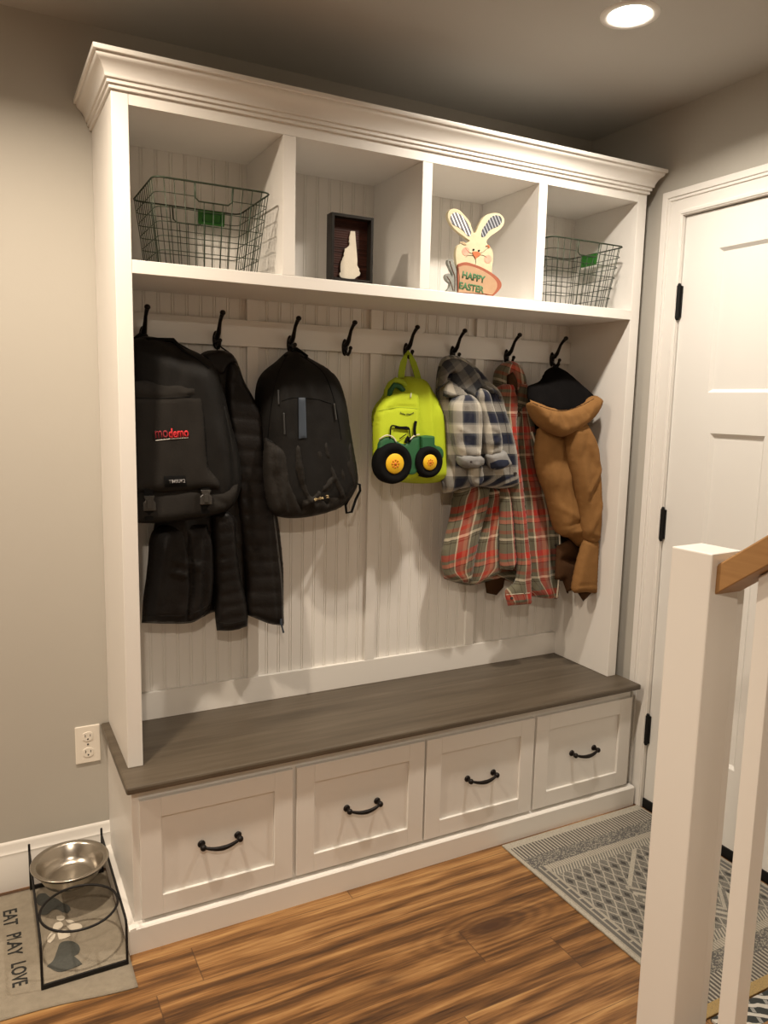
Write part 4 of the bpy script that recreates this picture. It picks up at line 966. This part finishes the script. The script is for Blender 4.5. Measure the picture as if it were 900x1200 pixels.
bd = cut('sign_board', [(240,790),(300,770),(370,775),(470,805),(570,855),(650,915),(690,970),(690,1030),(665,1075),(630,1108),(560,1098),(240,1080),(255,930)], BY-.0150, BY-.0136, mat('peach_tan_paint', rough=.75, build=b_noise((.34,.20,.11), (.44,.29,.17), 50, .3)), 'peach tan face of the sign')
GRN = mat('green_lettering_paint', rough=.7, build=b_noise((.02,.075,.035), (.07,.20,.07), 260, .2))
for s_, c0, c1, hh in (('HAPPY', (318,865), (585,930), .021), ('EASTER', (282,992), (570,1050), .021)):
    a_, c_ = bz([c0], BY-.015)[0], bz([c1], BY-.015)[0]; u = Vector((c_[0]-a_[0], 0, c_[1]-a_[1])); wd = u.length; u.normalize(); v_ = Vector((-u.z, 0, u.x)); o_ = Vector(((a_[0]+c_[0])/2, BY-.0151, (a_[1]+c_[1])/2))
    place_text('lettering', s_, lambda p, q, o_=o_, u=u, v_=v_: o_+u*p+v_*q, wd, hh, GRN, bd, bold=.035, label='green lettering')
LEAF = mat('grey_green_leaf_paint', rough=.8, build=b_noise((.12,.13,.11), (.34,.34,.31), 120, .3))
cut('carrot_leaf', [(135,700),(165,690),(200,730),(225,800),(245,870),(262,940),(250,1085),(105,1075),(150,1020),(160,975),(120,945),(100,900),(115,865),(150,860),(180,900),(185,870),(150,790),(130,740)], BY-.0090, BY+.004, LEAF, 'grey-green carrot leaves')
wirepx('leaf_stem', [(150,715),(175,800),(210,900),(205,1060)], .0012, BR, .0098); wirepx('leaf_stem', [(115,890),(160,960),(190,1060)], .0010, BR, .0098)
wirepx('ribbon', [(270,500),(310,495),(350,520),(300,510)], .0016, mat('beige_ribbon', (.55,.42,.25), .8)); wirepx('ribbon', [(580,540),(615,530),(600,560),(625,545)], .0018, OR)

# ------------------------------------------------------------------ wall outlet
t = thing('wall_outlet', (-.058, YW, .40), 'white duplex wall outlet left of the bench', 'outlet')
MB().box(-.0955, -.0255, YW-.0055, YW-.0003, .343, .4585).out('cover_plate', PLASTIC, t, bevel=.0025)
for z in (.4255, .3765):
    b = MB(); L = [(-.0605+.0165*max(-.82, min(.82, math.cos(a*math.pi/18)))*1.05, z+.0145*math.sin(a*math.pi/18)) for a in range(36)]
    b.prism(L, 'y', YW-.0075, YW-.0050); r_ = b.out('receptacle', PLASTIC, t, bevel=.0006)
    b = MB(); b.box(-.0685, -.0665, YW-.0078, YW-.0072, z-.001, z+.0075).box(-.0545, -.0525, YW-.0078, YW-.0072, z-.0005, z+.0065)
    b.lathe([(.0001, -.0003), (.0024, -.0003), (.0024, .0003)], (-.0605, YW-.0075, z-.0075), 14, 'y'); b.out('slots', DARK, r_)
b = MB(); b.lathe([(.0001, -.001), (.0025, -.0008), (.003, .0005)], (-.0605, YW-.0058, .401), 14, 'y'); b.out('screw', ZIPM, t, smooth='all')

# ------------------------------------------------------------------ pet corner
bm = bmesh.new(); nx, ny = 44, 40
X0_, X1_, Y0_, Y1_ = -.62, -.0245, -.222, .300
def mz(x, y):
    r1 = math.exp(-((y-.075-(x+.3)*-.12)/.010)**2)*max(0, min(1, (-.235-x)/.05)); r2 = .0010*noise.noise(Vector((x*9, y*16, 3)))+.0006*noise.noise(Vector((x*30, y*24, 1)))
    return .0052+r1*.006+r2
g = [[None]*(ny+1) for _ in range(nx+1)]; g0 = [[None]*(ny+1) for _ in range(nx+1)]
for i in range(nx+1):
    for j in range(ny+1):
        x = X0_+(X1_-X0_)*i/nx; y = Y0_+(Y1_-Y0_)*j/ny
        y -= (x+.0245)*.105*(1-j/ny); x += 0
        y += .003*math.sin(x*22)*(1 if j == 0 else 0)
        e = min(i, j, nx-i, ny-j); z = mz(x, y) if e > 0 else .0035
        g[i][j] = bm.verts.new((x, y, z)); g0[i][j] = bm.verts.new((x, y, .0005))
for i in range(nx):
    for j in range(ny):
        bm.faces.new((g[i][j], g[i+1][j], g[i+1][j+1], g[i][j+1])); bm.faces.new((g0[i][j], g0[i][j+1], g0[i+1][j+1], g0[i+1][j]))
for i in range(nx):
    bm.faces.new((g0[i][0], g0[i+1][0], g[i+1][0], g[i][0])); bm.faces.new((g[i][ny], g[i+1][ny], g0[i+1][ny], g0[i][ny]))
for j in range(ny):
    bm.faces.new((g[0][j], g[0][j+1], g0[0][j+1], g0[0][j])); bm.faces.new((g0[nx][j], g0[nx][j+1], g[nx][j+1], g[nx][j]))
t = thing('pet_mat', (-.33, .05, 0), 'oatmeal fabric pet mat printed with words, paw and hearts on wood floor', 'mat')
mb = MB(); mb.bm.free(); mb.bm = bm; mt = mb.out('mat_cloth', PETMAT, t, smooth='all')
mesh_tmp = [(v.co.x, v.co.y, v.co.z) for v in mt.data.vertices]
mbvh = BVHTree.FromPolygons(mesh_tmp, [tuple(p.vertices) for p in mt.data.polygons])
def mh(x, y):
    r_ = mbvh.ray_cast(Vector((x, y, 1)), Vector((0, 0, -1))); return Vector((x, y, (r_[0].z if r_[0] else .006)+.0012))
for s_, yc_, wd in (('EAT', .183, .072), ('PLAY', .064, .090), ('LOVE', -.056, .088)):
    xc_ = -.290+(.188-yc_)*.045
    place_text('lettering', s_, lambda p, q, yc_=yc_, xc_=xc_: mh(xc_+q, yc_-p), wd, .035, PRINT, t, bold=.012, nrm=(0, 0, 1), thick=.0003, label='black printed word')
def flat_print(name, pts, m, label):
    L = smooth_loop(pts, .004, corner=.2); x0, z0 = L.min(0); x1, z1 = L.max(0); n = len(L)
    gx, gz = np.meshgrid(np.arange(x0, x1, .008), np.arange(z0, z1, .008)); Q = np.stack([gx.ravel(), gz.ravel()], 1); Q = Q[inside(Q, L)]; Q = Q[dist_loop(Q, L) > .003] if len(Q) else Q
    V = np.vstack([L, Q]) if len(Q) else L
    vv, _, ff, *_r = delaunay_2d_cdt([Vector(p) for p in V], [(i, (i+1) % n) for i in range(n)], [], 1, 1e-7)
    top = [mh(p.x, p.y) for p in vv]; me = bpy.data.meshes.new(name); me.from_pydata([tuple(p) for p in top], [], [tuple(f) for f in ff]); me.update()
    bm_ = bmesh.new(); bm_.from_mesh(me); r_ = bmesh.ops.extrude_face_region(bm_, geom=bm_.faces[:])
    for v in r_['geom']:
        if isinstance(v, bmesh.types.BMVert): v.co.z += .0003
    bmesh.ops.recalc_face_normals(bm_, faces=bm_.faces[:]); bm_.to_mesh(me); bm_.free()
    return finish(name, me, m, t, label=label)
def fl(pts): return [(lambda q: (q.x, q.y))(at(x_/5, 970+y_/5, 'z', .006)) for x_, y_ in pts]
flat_print('bone_print', fl([(212,418),(228,390),(262,384),(290,405),(330,415),(365,440),(400,455),(412,480),(395,500),(365,495),(340,480),(310,480),(275,508),(245,512),(235,490),(250,465),(222,450)]), SLATE, 'slate grey bone print')
flat_print('heart_print', fl([(275,812),(310,780),(335,720),(355,675),(400,662),(445,675),(468,705),(460,735),(432,752),(460,775),(482,800),(420,828),(345,845)]), SLATE, 'slate grey heart print')
for q in ([(330,520),(365,515),(382,530),(360,545),(335,540)], [(325,560),(355,550),(370,570),(350,600),(325,612),(310,590)], [(280,640),(300,615),(325,625),(315,655),(295,675),(278,670)], [(340,615),(375,600),(405,610),(412,635),(375,650),(345,655)], [(385,570),(430,560),(470,565),(482,585),(455,600),(410,598)], [(385,540),(420,542),(440,555),(400,560)]):
    flat_print('paw_print', fl(q), CREAMPRINT, 'cream paw print')
# feeder stand
t = thing('bowl_stand', (-.13, .08, 0), 'black wire feeder stand with one empty ring on the pet mat', 'pet feeder stand')
HS, zf = .125, .0085
xa_, xb_, ya_, yb2 = -.232, -.035, -.137, .292
b = MB(); r = .0032
b.tube([(xa_, ya_, zf), (xa_, ya_, HS-.012), (xa_, ya_+.006, HS-.003), (xa_, ya_+.02, HS), (xa_, yb2, HS), (xa_, yb2, zf)], r, 8)
b.tube([(xb_, ya_, zf), (xb_, ya_, HS-.012), (xb_, ya_+.006, HS-.003), (xb_, ya_+.02, HS), (xb_, yb2, HS), (xb_, yb2, zf)], r, 8)
b.tube([(xa_, yb2, HS), (xa_, yb2, HS+.022)], r, 8); b.tube([(xb_, yb2, HS), (xb_, yb2, HS+.022)], r, 8)
b.tube([(xa_, .06, zf), (xa_, .06, HS)], .0025, 8) if False else None
b.out('side_frame', WIRE, t, smooth=True)
MB().box(xa_-.003, xb_+.003, ya_-.0025, ya_+.0025, .0062, .0185).out('foot_bar', WIRE, t, bevel=.001)
MB().box(xa_-.003, xb_+.003, yb2-.0025, yb2+.0025, .0062, .0185).out('foot_bar', WIRE, t, bevel=.001)
RR = .0935; xm = (xa_+xb_)/2
for yc_ in (-.030, .185):
    b = MB(); b.tube([(xm+RR*math.cos(a*math.pi/24), yc_+RR*math.sin(a*math.pi/24), HS) for a in range(48)], r, 8, closed=True)
    b.tube([(xa_, yc_, HS), (xm-RR, yc_, HS)], r, 6); b.tube([(xb_, yc_, HS), (xm+RR, yc_, HS)], r, 6)
    b.out('bowl_ring', WIRE, t, smooth='all')
b = MB(); cy_ = .185
b.lathe([(.0001, HS-.046), (.060, HS-.046), (.070, HS-.043), (.080, HS-.025), (.088, HS+.001), (.093, HS+.0055), (.1015, HS+.0045), (.1035, HS+.007), (.1015, HS+.0095), (.093, HS+.009), (.0865, HS+.004), (.0780, HS-.024), (.068, HS-.0405), (.058, HS-.0435), (.0001, HS-.0435)], (xm, cy_, 0), 56)
tag(b.out('dog_bowl', STEEL, smooth='all'), 'stainless steel dog bowl set in the back ring of the wire stand', 'bowl')

# ------------------------------------------------------------------ rugs
def rugbox(name, x0, x1, y0, y1, z, m, label):
    b = MB(); b.prism([(x0, y0), (x1, y0), (x1, y1), (x0, y1)], 'z', .0005, z); tag(b.out(name, m, bevel=.0015), label, 'rug')
rugbox('woven_rug', 1.144, 1.144+RU-.004, -.114-RL, -.114, .006, RUG, 'grey and cream patterned runner rug by the door')
rugbox('floor_mat', 1.155, 1.745, -1.07, -.114-RL-.006, .008, RUG2, 'dark mat with pale wavy lines past the far end of the runner')

# ------------------------------------------------------------------ stair railing
t = thing('stair_railing', (.905, -1.01, 0), 'white stair railing with square newel post and oak handrail at the right', 'stair railing')
nr = 2.2
NX, NY, NS = .8605, -1.056, .089
def rbox(b, x0, x1, y0, y1, z0, z1, ang=math.radians(4.1), piv=(NX, NY)):
    c_, s_ = math.cos(ang), math.sin(ang); P = [(x0,y0),(x1,y0),(x1,y1),(x0,y1)]
    P = [(piv[0]+(x-piv[0])*c_-(y-piv[1])*s_, piv[1]+(x-piv[0])*s_+(y-piv[1])*c_) for x, y in P]
    b.prism(P, 'z', z0, z1); return b
b = MB(); rbox(b, NX, NX+NS, NY, NY+NS, 0, 1.166); b.out('newel_post', TRIM, t, bevel=.003)
sl = .745
def railz(y): return (NY-y)*sl
b = MB(); hx0, hx1 = .876, .950; y0, y1 = NY-.0005+.003, -1.95
prof_ = [(hx0+.002, 0), (hx0, .002), (hx0, .052), (hx0+.003, .056), (hx1-.003, .056), (hx1, .052), (hx1, .002), (hx1-.002, 0)]
A = [b.bm.verts.new((x, y0, 1.089+z)) for x, z in prof_]; B_ = [b.bm.verts.new((x, y1, 1.089+z+railz(y1))) for x, z in prof_]
b.bm.faces.new(A); b.bm.faces.new(B_[::-1])
for i in range(len(A)): b.bm.faces.new((A[i], A[(i+1) % len(A)], B_[(i+1) % len(A)], B_[i]))
b.out('handrail', OAK, t, label='golden oak handrail')
def balu(x0, y0, s, z0, z1, slope=True):
    b = MB(); v = [b.bm.verts.new(p) for p in ((x0,y0,z0),(x0+s,y0,z0),(x0+s,y0+s,z0),(x0,y0+s,z0),(x0,y0,z1+(railz(y0) if slope else 0)),(x0+s,y0,z1+(railz(y0) if slope else 0)),(x0+s,y0+s,z1+(railz(y0+s) if slope else 0)),(x0,y0+s,z1+(railz(y0+s) if slope else 0)))]
    for f in ((3,2,1,0),(4,5,6,7),(0,1,5,4),(1,2,6,5),(2,3,7,6),(3,0,4,7)): b.bm.faces.new([v[i] for i in f])
    return b.out('baluster', TRIM, t, bevel=.0015)
balu(.910, -1.152, .0365, .180, 1.0885)
balu(.951, -1.034, .036, .0, 1.085, False)
for k in range(1, 6): balu(.896, -1.152-.128*k, .0365, .18*(1+int((.128*k+.042)/.254))+.0, 1.0885)
b = MB()
for k in range(4):
    y_ = -1.112-.254*k
    b.box(.83, XR-.016, y_-.254, y_, 0 if k == 0 else .18*k-.01, .18*(k+1)-.026)
o = b.out('stair_risers', TRIM, kind='structure')
b = MB()
for k in range(4): b.box(.822, XR-.016, -1.112-.254*k-.254, -1.112-.254*k+.004, .18*(k+1)-.0258, .18*(k+1)-.0002)
o = b.out('stair_treads', OAK, kind='structure')
